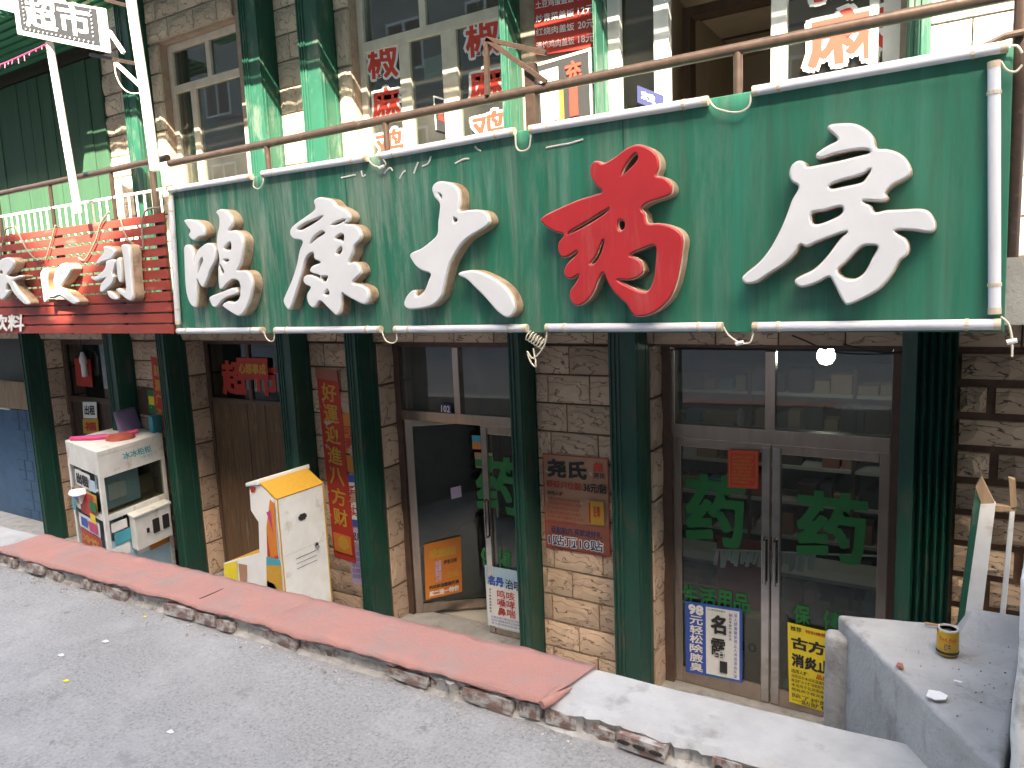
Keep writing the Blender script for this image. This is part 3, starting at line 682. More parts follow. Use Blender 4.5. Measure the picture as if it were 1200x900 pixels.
# ground floor: far left blue shutter, brown door, wooden door
xB = CXS['B'][0]
mb = MB(); mb.box(-13.5, xB+0.1, YD-0.02, YD+0.02, ZF, U(10, 480, YD).z); sh = mb.build('shutter', M['blue_shutter'], bld)
zz = ZF
while zz < U(10, 480, YD).z-0.1:
    n_ = 0; xx = xB - 0.05 - (0.12 if int(zz*10) % 2 else 0)
    while xx > -12.4:
        mb = MB(); mb.box(xx-0.235, xx, YD-0.034, YD-0.019, zz+0.008, zz+0.152); mb.build('shutter_panel', M['blue_shutter'], sh, bevel=0.006); xx -= 0.25
    zz += 0.16
mb = MB(); mb.box(-13.5, xB+0.1, YD-0.06, YD+0.0, U(10, 477, YD).z, U(10, 446, YD).z); mb.build('fascia_board', M['wood'], bld)
mb = MB(); mb.box(-13.5, xB+0.1, YD+0.02, YD+0.05, U(10, 446, YD).z, ZL); mb.build('upper_panel', M['dark_in'], bld)
# brown door left of the freezer
xl, xr = CXS['B'][1]+0.02, CXS['A0'][0]+0.10
za = U(100, 468, YD).z
d1 = frame_bars(xl, xr, ZF, ZL, YD, [], [(za, xl+.07, xr-.07, .08)], .08, .07).build('door', M['alu_dark'], bld, bevel=.004)
mb = MB(); mb.box(xl+.08, xr-.08, YD-.003, YD+.003, za+.04, ZL-.08); mb.build('pane', M['glass_dim'], d1)
mb = MB(); mb.box(xl+.08, xr-.08, YD-.012, YD+.012, ZF+.08, za-.04); mb.build('door_leaf', M['dark_brown'], d1)
# worn wooden door with a window over it
xl, xr = CXS['A'][1]+0.02, CXS['c0'][0]+0.12
za = U(285, 470, YD).z; xmid = U(293, 430, YD).x
d2 = frame_bars(xl, xr, ZF, ZL, YD, [(xmid, za+.02, ZL-.05, .045)], [(za, xl+.05, xr-.05, .05)], .05, .06).build('door', M['alu_dark'], bld, bevel=.004)
for a, b in ((xl+.05, xmid-.022), (xmid+.022, xr-.05)):
    mb = MB(); mb.box(a, b, YD-.003, YD+.003, za+.025, ZL-.05); mb.build('pane', M['glass_dim'], d2)
nb = 6
for k in range(nb):
    a = xl+.05 + (xr-xl-.1)*k/nb; b = xl+.05 + (xr-xl-.1)*(k+1)/nb
    mb = MB(); mb.box(a+.003, b-.003, YD-.015-random.uniform(0,.004), YD+.015, ZF+.05, za-.025); mb.build('door_board', M['wood_door'], d2, bevel=.003)
# half open glazed door (second shop)
xl, xr = CXS['c1'][1]+0.02, CXS['c2'][0]+0.34
zt2 = U(530, 489, YD).z; xm = U(537, 440, YD).x
zd2 = ZF+0.06
ft = MB(); w = .06
ft.box(xl, xl+.07, YD-.04, YD+.04, ZF, ZL); ft.box(xr-.07, xr, YD-.04, YD+.04, ZF, ZL); ft.box(xl+.07, xr-.07, YD-.04, YD+.04, ZL-.05, ZL)
ft = ft.build('door', M['alu_dark'], bld, bevel=.004)
mb = MB(); mb.box(xl+.07, xr-.07, YD-.045, YD+.035, zt2-.05, zt2+.045); mb.box(xm-.035, xm+.035, YD-.043, YD+.033, zt2+.045, ZL-.05); mb.build('transom_bar', M['alu'], ft, bevel=.005)
for a, b in ((xl+.07, xm-.035), (xm+.035, xr-.07)):
    mb = MB(); mb.box(a, b, YD-.003, YD+.003, zt2+.045, ZL-.05); mb.build('pane', M['glass_pale_sheen'], ft)
LW = (xr-xl-.14)/2
def leaf(o, u, z0, z1, W, root, handle_side, bars=.075, name='door_leaf', low=.10):
    """A glazed leaf hinged at o, running along u. Returns its glass panel."""
    u = Vector(u).normalized(); n = Vector((u.y, -u.x, 0)); 
    if n.dot(-Vector((o[0], o[1], 0))) < 0: n = -n
    def P(a, b, c): return Vector((o[0], o[1], 0)) + u*a + n*c + Vector((0, 0, b))
    def bx(mb, a0, a1, b0, b1, c0, c1): mb.hexa([P(a0,b0,c0), P(a1,b0,c0), P(a1,b0,c1), P(a0,b0,c1), P(a0,b1,c0), P(a1,b1,c0), P(a1,b1,c1), P(a0,b1,c1)])
    mb = MB(); bx(mb, 0, bars, z0, z1, -.02, .02); bx(mb, W-bars, W, z0, z1, -.02, .02)
    bx(mb, bars, W-bars, z0, z0+low, -.019, .019); bx(mb, bars, W-bars, z1-bars, z1, -.019, .019)
    lf = mb.build(name, M['alu'], root, bevel=.004)
    mb = MB(); bx(mb, bars, W-bars, z0+low, z1-bars, -.003, .003); g = mb.build('pane', M['glass'], lf)
    hs = W-bars*0.5 if handle_side > 0 else bars*0.5
    mb = MB(); bx(mb, hs-bars*.42, hs+bars*.42, z0+.02, z1-.02, .020, .030); mb.build('steel_cover', M['chrome'], lf, bevel=.003)
    zc = (z0+z1)/2
    mb = MB(); mb.tube([P(hs, zc-.05, .03), P(hs, zc-.04, .065), P(hs, zc+.30, .065), P(hs, zc+.31, .03)], .012, 10); mb.build('handle', M['chrome'], lf, smooth=True)
    return lf, P, n
ang = R(38)
lf1, P1, n1 = leaf((xl+.07, YD-.0), (math.cos(ang), math.sin(ang), 0), zd2, zt2-.055, LW, ft, 1)
lf2, P2, n2 = leaf((xr-.07, YD), (-1, 0, 0), zd2, zt2-.055, LW, ft, 1, low=.13)
mb = MB(); mb.box(xl-.05, xr+.02, YW+.04, YD+.1, ZF, ZF+.055); mb.build('threshold', M['concrete'], bld)

# glazed double door (pharmacy)
xl, xr = CXS['c3'][1]+0.022, XR_SH
zt3 = U(900, 511, YD).z; xm = U(904, 450, YD).x
ft3 = MB(); ft3.box(xl, xl+.075, YD-.05, YD+.05, ZF, ZL-.0); ft3.box(xr-.06, xr, YD-.05, YD+.05, ZF, ZL); ft3.box(xl+.075, xr-.06, YD-.05, YD+.05, ZL-.03, ZL)
ft3 = ft3.build('door', M['alu_dark'], bld, bevel=.004)
mb = MB(); mb.box(xl+.075, xr-.06, YD-.045, YD+.04, zt3-.055, zt3+.055); mb.box(xm-.035, xm+.035, YD-.043, YD+.038, zt3+.055, ZL-.05); mb.box(xl+.075, xl+.105, YD-.043, YD+.038, zt3+.055, ZL-.05); mb.build('transom_bar', M['alu'], ft3, bevel=.005)
for a, b in ((xl+.105, xm-.035), (xm+.035, xr-.06)):
    mb = MB(); mb.box(a, b, YD-.003, YD+.003, zt3+.055, ZL-.05); mb.build('pane', M['glass_pale_sheen'], ft3)
xs_ = U(904, 640, YD).x
leaf((xl+.075, YD), (1, 0, 0), zd2, zt3-.06, xs_-.004-(xl+.075), ft3, 1, low=.14, bars=.066)
leaf((xr-.06, YD), (-1, 0, 0), zd2, zt3-.06, (xr-.06)-(xs_+.004), ft3, 1, low=.14, bars=.066)
mb = MB(); mb.box(xl-.05, xr+.05, YW+.04, YD+.1, ZF, ZF+.055); mb.build('threshold', M['concrete'], bld)
# folded green shutter at the right end
xsa = U(1062, 400, YC).x; xsb = U(1124, 400, YW).x
mb = MB(); n_ = 5; xf = xsa + (xsb-xsa)*.22; pts = [(xsa, YC), (xf, YC+.005)]
for k in range(1, n_*2+1):
    xx = xf + (xsb-xf)*k/(n_*2); pts.append((xx, YC + (0.0 if k % 2 == 0 else 0.055)))
for (xa_, ya_), (xb_, yb_) in zip(pts[:-1], pts[1:]):
    mb.hexa([(xa_, ya_, ZF), (xb_, yb_, ZF), (xb_, yb_+.012, ZF), (xa_, ya_+.012, ZF), (xa_, ya_, 0), (xb_, yb_, 0), (xb_, yb_+.012, 0), (xa_, ya_+.012, 0)])
mb.box(xsa-.02, xsa+.0, YC, YW+.2, ZF, 0)
mb.build('folding_shutter', M['column'], bld)

# ------------------------------------------------------------------ the green shop sign
SGT, SGB = 0.935, -0.325
tl = U(197, 224, YS); tr = U(1188, 54, YS); br = U(1177, 389, YS); bl = U(207, 391, YS)
sign = empty('shop_sign', ((bl.x+br.x)/2, YS, SGB), 'long weathered green shop sign with five large brush characters, one red', 'shop sign')
seams = [bl.x, U(411, 300, YS).x, U(733, 300, YS).x, br.x]
mb = MB(); mb.hexa([bl, br, br+Vector((0,.14,0)), bl+Vector((0,.14,0)), tl, tr, tr+Vector((0,.14,0)), tl+Vector((0,.14,0))])
panel = mb.build('sign_panel', M['sign_green'], sign, bevel=.004)
for s_ in (U(411, 300, YS).x, U(733, 300, YS).x):
    mb = MB(); mb.box(s_-.003, s_+.003, YS-.002, YS+.004, SGB+.02, SGT-.02); mb.build('panel_seam', M['column'], panel)
# torn white adhesive strips left on the sheet
for q in ([(720,520),(760,512),(800,505),(850,490)], [(470,515),(480,525),(490,530)], [(400,575),(430,560),(450,558)], [(205,628),(215,610),(225,600)], [(255,610),(262,590),(270,570)], [(285,585),(305,575),(315,550)], [(180,600),(170,590),(150,610)], [(70,600),(75,620),(85,615)], [(0,625),(50,615)]):
    pts = [U(400+a/3, b/3, YS-.003) for a, b in q]; mb = MB()
    mb.tube(catmull([tuple(p) for p in pts], 4, False), .006, 5); mb.build('torn_strip', M['white_dirty'], panel)

def letter(pieces, holes, f, Y, face_mat, name, depth=0.08, parent=sign, label=None, smooth=5, sub=True, rim=.010):
    """pieces / holes: outlines in photo pixels of the front face, which stands at y = Y - depth."""
    objs = []
    for part, (extr, bev, yy, off) in (('body', (depth/2, 0.0, Y-depth/2-.004, 0.0)), ('trim', (.005, .0, Y-depth-.010, 0.0)), ('face', (.006, .009, Y-depth-.019, -.0045))):
        cu = bpy.data.curves.new('l', 'CURVE'); cu.dimensions = '2D'; cu.fill_mode = 'BOTH'
        cu.extrude = extr; cu.bevel_depth = bev; cu.bevel_resolution = 2; cu.offset = (off - bev)
        for poly, hole in [(p, False) for p in pieces] + [(h, True) for h in holes]:
            pts = catmull([f(p) for p in poly], smooth)
            w3 = [U(a, b, Y-depth) for a, b in pts]
            ar = sum(w3[i-1].x*w3[i].z - w3[i].x*w3[i-1].z for i in range(len(w3)))
            if (ar < 0) != hole: w3.reverse()
            sp = cu.splines.new('POLY'); sp.points.add(len(w3)-1); sp.use_cyclic_u = True
            for q, w in zip(sp.points, w3): q.co = (w.x, w.z, 0, 1)
        o = bpy.data.objects.new('l', cu); me = bpy.data.meshes.new_from_object(o)
        bpy.data.objects.remove(o); bpy.data.curves.remove(cu)
        o0 = org(parent)
        for v in me.vertices:
            x, z, d = v.co; v.co = Vector((x, yy - d, z)) - o0
        bm = bmesh.new(); bm.from_mesh(me); bmesh.ops.recalc_face_normals(bm, faces=bm.faces); bm.to_mesh(me); bm.free()
        me.materials.clear(); objs.append((part, me))
    body = link(name, objs[0][1], parent, M['returns'])
    if label: body['label'] = label
    link('trim', objs[1][1], body, M['trim']); fo = link('face', objs[2][1], body, face_mat)
    for p in fo.data.polygons: p.use_smooth = True
    try: fo.data.set_sharp_from_angle(angle=R(50))
    except Exception: pass
    return body
def crop(ox, oy, s): return lambda p: (ox + p[0]/s, oy + p[1]/s)

letter([[(480,40),(525,46),(570,75),(590,112),(592,150),(580,188),(612,195),(640,215),(655,245),(645,280),(600,300),(540,320),(508,345),(525,372),(536,415),(590,415),(650,430),(690,455),(708,495),(702,560),(690,640),(670,720),(640,780),(590,830),(530,860),(480,862),(455,840),(430,800),(385,760),(350,712),(335,680),(322,655),(300,690),(280,740),(250,785),(205,812),(175,800),(160,770),(165,735),(190,700),(205,665),(170,685),(140,670),(135,640),(152,605),(185,575),(198,552),(150,580),(120,575),(107,545),(110,505),(132,478),(128,468),(100,462),(50,435),(22,403),(48,375),(120,340),(200,305),(280,280),(316,266),(290,240),(265,200),(258,160),(275,122),(303,119),(322,130),(370,105),(430,60)]],
       [[(412,185),(432,140),(472,90),(486,95),(480,120),(442,160)], [(455,567),(520,537),(560,523),(574,540),(572,600),(560,690),(535,738),(500,738),(440,712),(398,688),(442,690),(490,675),(516,645),(505,600),(482,580)], [(400,405),(421,410),(421,440),(405,450),(396,430)],
        [(160,462),(250,408),(350,348),(300,390),(205,445)], [(264,608),(290,572),(312,520),(326,500),(312,552),(286,600)]],
       crop(630, 160, 4.0909), YS, M['acrylic_red'], 'sign_character', label='red brush character on the green sign')
letter([[(672,135),(720,140),(770,155),(810,185),(832,225),(830,260),(800,285),(750,310),(716,345),(725,365),(715,382),(690,388),(612,385),(645,405),(665,435),(720,425),(800,422),(870,418),(915,430),(942,465),(950,500),(935,528),(900,532),(830,522),(762,525),(810,560),(825,600),(815,635),(780,665),(750,720),(720,760),(680,800),(610,840),(540,870),(515,855),(495,820),(470,770),(448,740),(400,765),(330,788),(295,775),(290,750),(320,730),(380,700),(440,640),(500,560),(530,530),(470,548),(400,575),(345,600),(315,590),(295,625),(240,680),(170,725),(110,765),(60,770),(42,745),(60,720),(120,670),(170,610),(215,530),(250,450),(275,380),(305,320),(275,295),(262,255),(275,215),(305,195),(335,200),(350,222),(420,210),(500,194),(580,174),(636,158),(620,146),(560,150),(480,166),(420,186),(392,185),(388,165),(410,145),(450,120),(487,100),(470,75),(443,50),(450,28),(500,20),(570,22),(620,45),(655,80)]],
       [[(455,312),(500,292),(600,264),(640,240),(615,285),(590,300),(520,315),(465,326)], [(375,440),(430,430),(500,412),(512,430),(490,455),(420,485),(380,490),(368,470)], [(492,708),(530,670),(600,600),(640,592),(674,600),(650,650),(615,715),(570,745),(520,740)]],
       crop(860, 140, 4.0), YS, M['acrylic'], 'sign_character', label='white brush character nearest the right end of the sign')
letter([[(195,110),(210,75),(245,62),(300,70),(340,95),(358,130),(362,190),(358,236),(400,232),(460,228),(505,240),(530,275),(530,310),(500,340),(440,375),(380,420),(330,490),(300,550),(280,620),(265,690),(250,740),(200,790),(130,810),(60,812),(32,785),(40,745),(70,705),(100,700),(105,735),(150,700),(175,640),(185,605),(140,590),(100,560),(68,510),(75,480),(130,455),(190,410),(225,370),(230,300),(238,240),(238,195),(210,160)],
        [(350,600),(372,589),(440,582),(510,605),(590,650),(650,710),(680,780),(675,830),(645,860),(615,855),(570,820),(510,750),(450,690),(405,645),(372,626),(352,616)]],
       [[(240,140),(252,150),(250,162)], [(325,278),(342,292),(326,302)]], crop(470, 200, 5.0), YS, M['acrylic'], 'sign_character', label='white brush character of two strokes in the middle')
letter([[(245,65),(270,40),(310,38),(370,55),(405,95),(440,110),(485,140),(500,175),(490,205),(472,224),(520,228),(560,255),(580,300),(570,340),(530,380),(520,430),(492,496),(530,490),(565,520),(575,570),(550,600),(520,635),(570,650),(620,680),(635,730),(620,780),(590,790),(520,758),(468,728),(448,712),(440,745),(440,800),(430,845),(405,868),(380,850),(340,810),(290,768),(265,800),(240,815),(205,780),(195,720),(222,672),(190,655),(172,625),(180,590),(215,580),(260,590),(290,612),(285,588),(225,567),(220,540),(240,515),(290,495),(250,475),(243,432),(215,440),(185,480),(165,560),(130,680),(90,800),(70,828),(45,800),(32,760),(50,710),(90,620),(125,510),(145,410),(165,350),(110,335),(80,300),(85,255),(120,220),(190,170),(252,120)]],
       [[(135,262),(180,227),(250,196),(305,175),(255,213),(200,245),(160,265)], [(400,325),(430,300),(456,305),(450,346),(425,335)], [(405,425),(440,390),(441,415),(420,440)], [(302,602),(340,592),(335,616),(315,630)], [(320,715),(345,688),(350,720)], [(225,360),(255,312),(300,280),(320,290),(270,322)], [(378,232),(420,208),(466,197),(420,224)]],
       crop(330, 225, 6.0), YS, M['acrylic'], 'sign_character', label='white brush character second from the left of the sign')
letter([[(55,140),(85,132),(140,140),(175,165),(198,205),(195,250),(160,260),(125,285),(90,255),(90,230),(98,212),(75,180)],
        [(55,330),(75,308),(105,325),(125,370),(129,440),(135,400),(150,350),(180,320),(215,298),(255,305),(276,340),(280,380),(272,430),(240,490),(215,560),(190,610),(165,590),(150,560),(146,640),(140,740),(125,750),(95,720),(70,640),(60,520),(56,400)],
        [(280,85),(300,62),(340,65),(375,95),(395,140),(390,180),(370,212),(410,208),(450,235),(470,285),(465,370),(450,450),(430,490),(480,490),(515,515),(535,570),(530,640),(505,730),(470,795),(435,812),(390,790),(340,755),(322,732),(360,705),(402,712),(440,685),(450,620),(438,570),(400,558),(358,585),(328,620),(305,618),(296,560),(294,480),(302,420),(296,370),(284,310),(288,240),(300,180),(300,120)],
        [(235,675),(280,655),(340,632),(400,610),(426,625),(428,655),(380,672),(330,697),(290,745),(260,748),(240,715)]],
       [[(340,335),(380,295),(382,345)], [(310,455),(335,500),(318,510)], [(336,418),(370,418),(350,430)], [(152,510),(162,440),(180,406),(186,420),(166,470)]],
       crop(210, 235, 6.0), YS, M['acrylic'], 'sign_character', label='white brush character with three drops at the left end of the sign')

def tube_light(p0, p1, r=.026):
    a = U(*p0, YS-.03); b = U(*p1, YS-.03); d = (b-a).normalized()
    mb = MB(); mb.tube([a+d*.03, b-d*.03], r, 14); t = mb.build('tube_light', M['tube'], sign, smooth=True)
    for e0, e1 in ((a, a+d*.03), (b-d*.03, b)):
        mb = MB(); mb.tube([e0, e1], r*1.04, 12); mb.build('end_cap', M['cap'], t, smooth=True)
    for q in (.12, .88):
        c = a.lerp(b, q); mb = MB(); mb.tube([c-d*.008, c+d*.008], r*1.12, 12); mb.build('clip', M['cap'], t)
    return t
for p0, p1 in [((199,223),(295,207)), ((308,204),(430,185)), ((445,183),(603,154)), ((621,152),(830,118)), ((882,107),(1182,54)),
               ((209,388),(309,387)), ((323,387),(447,386)), ((463,386),(618,384.5)), ((640,384),(847,383)), ((882,383),(1173,380)),
               ((200,229),(209,380)), ((1165,72),(1165.5,368))]: tube_light(p0, p1)
for pts in ([(298,207),(297,218),(303,221),(308,215),(308,206)], [(431,186),(437,193),(447,196),(452,192),(447,184)], [(604,156),(605,172),(611,177),(620,173),(622,156)], [(831,117),(838,126),(854,131),(868,131),(878,124),(880,110)], [(1184,54),(1192,54),(1198,62)], [(1173,72),(1180,82),(1190,84),(1198,76)],
            [(309,388),(312,396),(317,400),(321,398),(322,389)], [(447,387),(452,399),(460,402),(465,398),(464,388)], [(848,383),(853,392),(862,399),(868,402),(878,402),(882,394),(882,384)], [(1173,371),(1182,380),(1186,398),(1186,418)], [(641,386),(640,396),(636,408),(625,420),(618,412),(622,424),(628,429),(625,408)]):
    P = catmull([tuple(U(a, b, YS-.035)) for a, b in pts], 5, False); mb = MB(); mb.tube(P, .0055, 6); mb.build('cable', M['cable_white'], sign, smooth=True)
for a, b in ((867, 402), (1186, 400), (447, 196)):
    c = U(a, b, YS-.035); mb = MB(); mb.tube([c-Vector((.02,0,.005)), c+Vector((.02,0,.005))], .012, 8); mb.build('connector', M['white'], sign, smooth=True)
# coil of spare cable hanging at the bottom edge
P = []
c0 = U(618, 392, YS-.04); c1 = U(637, 404, YS-.04)
for k in range(90):
    an = k/90*2*math.pi*6; c = c0.lerp(c1, k/90); P.append(c + Vector((0, math.cos(an)*.024, math.sin(an)*.028)) + Vector((math.sin(an)*.02, 0, 0)))
mb = MB(); mb.tube(P, .004, 6); mb.build('cable_coil', M['cable_white'], sign, smooth=True)

# ------------------------------------------------------------------ red slatted sign of the shop next door
rs = empty('slatted_sign', (-7.8, YS, -0.36), 'red slatted sign with white brush characters, left of the green sign', 'shop sign')
n = 11; XL, XRs = -11.0, U(205, 392, YS+.02).x
ztop = U(188, 248, YS).z; zbot = U(205, 392, YS).z
for k in range(n):
    a = zbot + (ztop-zbot)*k/n; b = zbot + (ztop-zbot)*(k+1)/n; gp = 0.016 + (0.012 if k > 5 else 0)
    xr_ = XRs - 0.002 + (U(189, 250, YS).x - XRs)*k/n
    mb = MB(); d = random.uniform(-.004, .006); mb.box(XL, xr_, YS+.01+d, YS+.035, a+gp/2, b-gp/2); mb.build('slat', M['red_slat'], rs, bevel=.003)
for xx in (XRs-.06, -7.0, -8.0, -9.0, -10.0):
    mb = MB(); mb.box(xx-.02, xx+.02, YS+.037, YS+.065, zbot, ztop); mb.build('batten', M['brown_steel'], rs)
f6 = crop(0, 240, 5.4545)
letter([[(630,388),(650,340),(685,300),(675,270),(700,262),(745,280),(752,310),(730,345),(680,365)], [(595,460),(640,450),(690,402),(700,355),(752,350),(752,390),(740,440),(752,455),(738,500),(700,540),(670,562),(657,545),(665,500),(690,470),(660,482),(625,488)], [(764,352),(786,338),(796,400),(798,490),(780,490),(767,440)], [(792,262),(820,252),(848,275),(855,400),(865,520),(870,590),(850,615),(810,590),(758,542),(782,532),(822,547),(816,450),(806,330)], [(705,548),(740,562),(770,600),(740,606),(712,582)]], [], f6, YS, M['acrylic'], 'sign_character', .085, rs, 'white brush character nearest the green sign', 3, rim=.004)
letter([[(400,385),(440,372),(472,400),(460,440),(425,490),(402,525),(450,560),(512,610),(500,638),(460,620),(400,578),(360,592),(322,582),(330,548),(372,532),(362,490),(372,430)], [(278,440),(300,405),(318,420),(312,500),(322,600),(302,622),(290,540)]], [[(400,440),(420,430),(412,460)]], f6, YS, M['acrylic'], 'sign_character', .085, rs, 'white brush character in the middle of the red slats', 3, rim=.004)
letter([[(-14,385),(40,340),(90,340),(108,370),(95,410),(62,448),(92,462),(150,448),(158,466),(104,486),(140,550),(190,608),(200,635),(170,632),(110,570),(72,500),(58,545),(88,546),(40,605),(18,590),(8,480),(-14,440)]], [[(12,425),(32,420),(34,440),(14,440)]], f6, YS, M['acrylic'], 'sign_character', .085, rs, 'white brush character cut by the left edge', 3, rim=.004)
PR = Panel(U(-40, 371, YS+.005), U(0, 371, YS+.005)-U(-40, 371, YS+.005), U(-40, 388, YS+.005)-U(-40, 371, YS+.005), rs); PR.h = .012
PR.text('食品 烟酒 饮料', -1.15, -.15, 1.68, .95, M['print_white'], .03)
for pts in ([(18,265),(30,290),(42,304),(50,304)], [(65,264),(58,290),(54,304)], [(128,248),(118,262),(112,282),(100,304),(92,302)], [(140,250),(145,270),(152,283),(165,290),(168,287),(166,262),(172,246),(188,243)], [(0,305),(4,280),(8,268),(18,266)]):
    P = catmull([tuple(U(a, b, YS-.01)) for a, b in pts], 5, False); mb = MB(); mb.tube(P, .009, 6); mb.build('cable', M['cable_brown'], rs, smooth=True)

# ------------------------------------------------------------------ railings
rail = empty('railing', (-3, YS+.2, 0.02), 'brown steel pipe railing above the green sign', 'railing')
YR = YS+.10
za = 1.165*YR/YS
mb = MB(); mb.tube([(-6.12, YR, za-.01), (-4, YR, za-.005), (-1.4, YR, za), (0.6, YR, za)], .031, 14); mb.build('handrail', M['brown_steel'], rail, smooth=True)
for px in (312, 453, 865): 
    x = U(px, 160, YR).x; mb = MB(); mb.tube([(x, YR, 0.02), (x, YR, za)], .024, 10); mb.build('post', M['brown_steel'], rail, smooth=True)
x = U(622, 100, YR).x
mb = MB(); mb.box(x-.035, x+.035, YR-.02, YR+.04, .02, za+.16); mb.build('post', M['brown_steel'], rail, bevel=.004)
b0 = U(571, 112, YR-.03); b1 = U(570, 46, YR-.03); b2 = U(640, 62, YR-.03); b3 = U(640, 96, YR-.03)
for a, b in ((b0, b1), (b1, b2), (b1, b3)): mb = MB(); mb.beam(a, b, .03, .03); mb.build('bracket_bar', M['brown_steel'], rail, bevel=.003)
rail2 = empty('railing', (-8, YS+.2, 0.02), 'brown railing with thin balusters above the red slatted sign', 'railing')
zl = U(95, 207, YR).z
mb = MB(); mb.tube([(-12, YR, zl-.01), (-8, YR, zl), (-6.14, YR, zl+.01)], .03, 12); mb.build('handrail', M['brown_steel'], rail2, smooth=True)
zm = U(95, 238, YR).z
mb = MB(); mb.tube([(-12, YR, zm), (-6.18, YR, zm)], .014, 8); mb.build('mid_rail', M['white_steel'], rail2, smooth=True)
x = -6.3; k = 0
while x > -11.5:
    big = k % 9 == 6
    mb = MB(); mb.tube([(x, YR, .02), (x, YR, zl if big else zm)], .02 if big else .010, 8); mb.build('post' if big else 'baluster', M['brown_steel'] if big else M['white_steel'], rail2, smooth=True)
    x -= 0.125; k += 1
mb = MB(); x = U(181, 210, YR).x; mb.tube([(x, YR-.01, .02), (x, YR-.01, zl+.08)], .03, 10); mb.build('post', M['brown_steel'], rail2, smooth=True)
# upright pipe at the right end of the green sign
x = U(1191, 160, YS+.06).x
mb = MB(); mb.tube([(x, YS+.06, .02), (x, YS+.06, 2.4)], .034, 12); pp = mb.build('pipe', M['brown_steel'], smooth=True)
tag(pp, 'upright brown steel pipe at the right end of the green sign', 'pipe')
mb = MB(); p = U(1188, 41, YS+.03); mb.tube([p+Vector((-.12,0,-.03)), p+Vector((-.03,-.01,.0)), p+Vector((.04,-.02,.0))], .016, 8); mb.build('wire_tie', M['dark_brown'], pp, smooth=True)

# ------------------------------------------------------------------ light box on poles, upper left
YB = 3.88
lb = empty('light_box_sign', U(72, 195, YB), 'small white framed light box sign on two poles at the upper left', 'sign')
c = [U(14, -8, YB), None, U(127, 62, YB+.05), U(20, 40, YB)]       # tl, tr, br, bl
c[1] = c[0] + c[2] - c[3]
nrm = Vector((0, .03, 0))
mb = MB(); mb.hexa([c[3], c[2], c[2]+nrm, c[3]+nrm, c[0], c[1], c[1]+nrm, c[0]+nrm]); mb.build('box_frame', M['white_steel'], lb, bevel=.01)
PL = Panel(c[0]+Vector((0,-.004,0)), c[1]-c[0], c[3]-c[0], lb); PL.h = 0
mb = MB(); mb.hexa([PL.pt(.07,.86), PL.pt(.93,.86), PL.pt(.93,.05), PL.pt(.07,.05), PL.pt(.07,.86,.003), PL.pt(.93,.86,.003), PL.pt(.93,.05,.003), PL.pt(.07,.05,.003)]); mb.build('face_panel', M['grey_stripe'], lb)
PL.h = .004; PL.text('超市', .14, .04, .86, .76, M['print_white'], .022)
for k in range(16):
    a = .13 + .74*k/15; q = PL.pt(a, .83, .006); mb = MB(); mb.lathe((0,0,0), [(.008,0),(.008,.004)], 6)
    for v in mb.v: v.xyz = q + Vector((v.x, -v.z, v.y))
    mb.build('lamp_dot', M['print_white'], lb)
for k in range(7):
    for a in (.125, .875):
        q = PL.pt(a, .12+.66*k/7, .006); mb = MB(); mb.lathe((0,0,0), [(.008,0),(.008,.004)], 6)
        for v in mb.v: v.xyz = q + Vector((v.x, -v.z, v.y))
        mb.build('lamp_dot', M['print_white'], lb)
def pole(pts, r, Y, mat): 
    mb = MB(); mb.tube([U(a, b, Y) for a, b in pts], r, 12); return mb.build('pole', M[mat], lb, smooth=True)
pole([(58,50),(92,250)], .034, YB+.08, 'white_steel'); pole([(151,-20),(158,30),(170,110),(182,200)], .042, YB+.12, 'white_steel')
for q in ([(106,64),(166,76)], [(124,0),(154,8)], [(127,35),(145,62)], [(137,75),(170,106)]):
    mb = MB(); mb.beam(U(*q[0], YB+.10), U(*q[1], YB+.11), .025, .03); mb.build('strut', M['brown_steel'] if q[0][0] in (106,124) else M['white_steel'], lb, bevel=.003)
P = catmull([tuple(U(a, b, YB+.05)) for a, b in [(134,73),(136,88),(143,102),(153,109),(166,109)]], 5, False); mb = MB(); mb.tube(P, .005, 6); mb.build('cable', M['cable_white'], lb, smooth=True)
gar = MB(); gp = catmull([tuple(U(a, b, YB+.02)) for a, b in [(-30,86),(0,76),(15,70),(35,61),(54,52)]], 6, False); gar.tube(gp, .007, 5)
for k in range(2, len(gp)-1, 2):
    q = Vector(gp[k]); gar.tube([q, q+Vector((.02*random.uniform(-1,1), -.01, -.05*random.uniform(.5,1.3)))], .004, 4)
tag(gar.build('garland', M['print_magenta']), 'thin red tinsel garland hanging left of the light box sign', 'garland')

# ------------------------------------------------------------------ upstairs print: window characters, menu board, poster
def window_chars(spec, Y, label, name='window_lettering'):
    tl_ = U(*spec[0][1], Y); root = empty(name, tl_, label, 'window lettering')
    for ch, a, b, c_ in spec:
        P = Panel(U(*a, Y), U(*b, Y)-U(*a, Y), U(*c_, Y)-U(*a, Y), root); P.h = .002
        P.text(ch, -.10, -.10, 1.12, 1.10, M['print_white'], .062, 'outline'); P.text(ch, -.03, -.03, 1.05, 1.03, M['print_red_bright'], .026, 'character')
YG = YW+.112
window_chars([('椒',(431,58),(464,53),(433,93)), ('麻',(436,106),(467,101),(438,142)), ('鸡',(440,156),(471,150),(442,190))], YG, 'red vertical lettering on the left pane of the upstairs window')
window_chars([('椒',(546,30),(583,22),(548,68)), ('麻',(550,84),(587,77),(552,120)), ('鸡',(553,136),(590,128),(555,172))], YG, 'red vertical lettering on the pane beside the upstairs green column')
window_chars([('椒',(940,-52),(1030,-70),(944,4)), ('麻',(945,22),(1036,2),(949,80))], YW+.075, 'large red lettering on the upstairs window at the right')
mnu = paper('menu_board', ((626,-40),(699,-56),(629,66)), YW-.01, M['print_red'], 'red menu board with white dishes and prices upstairs', 'menu board', .02)
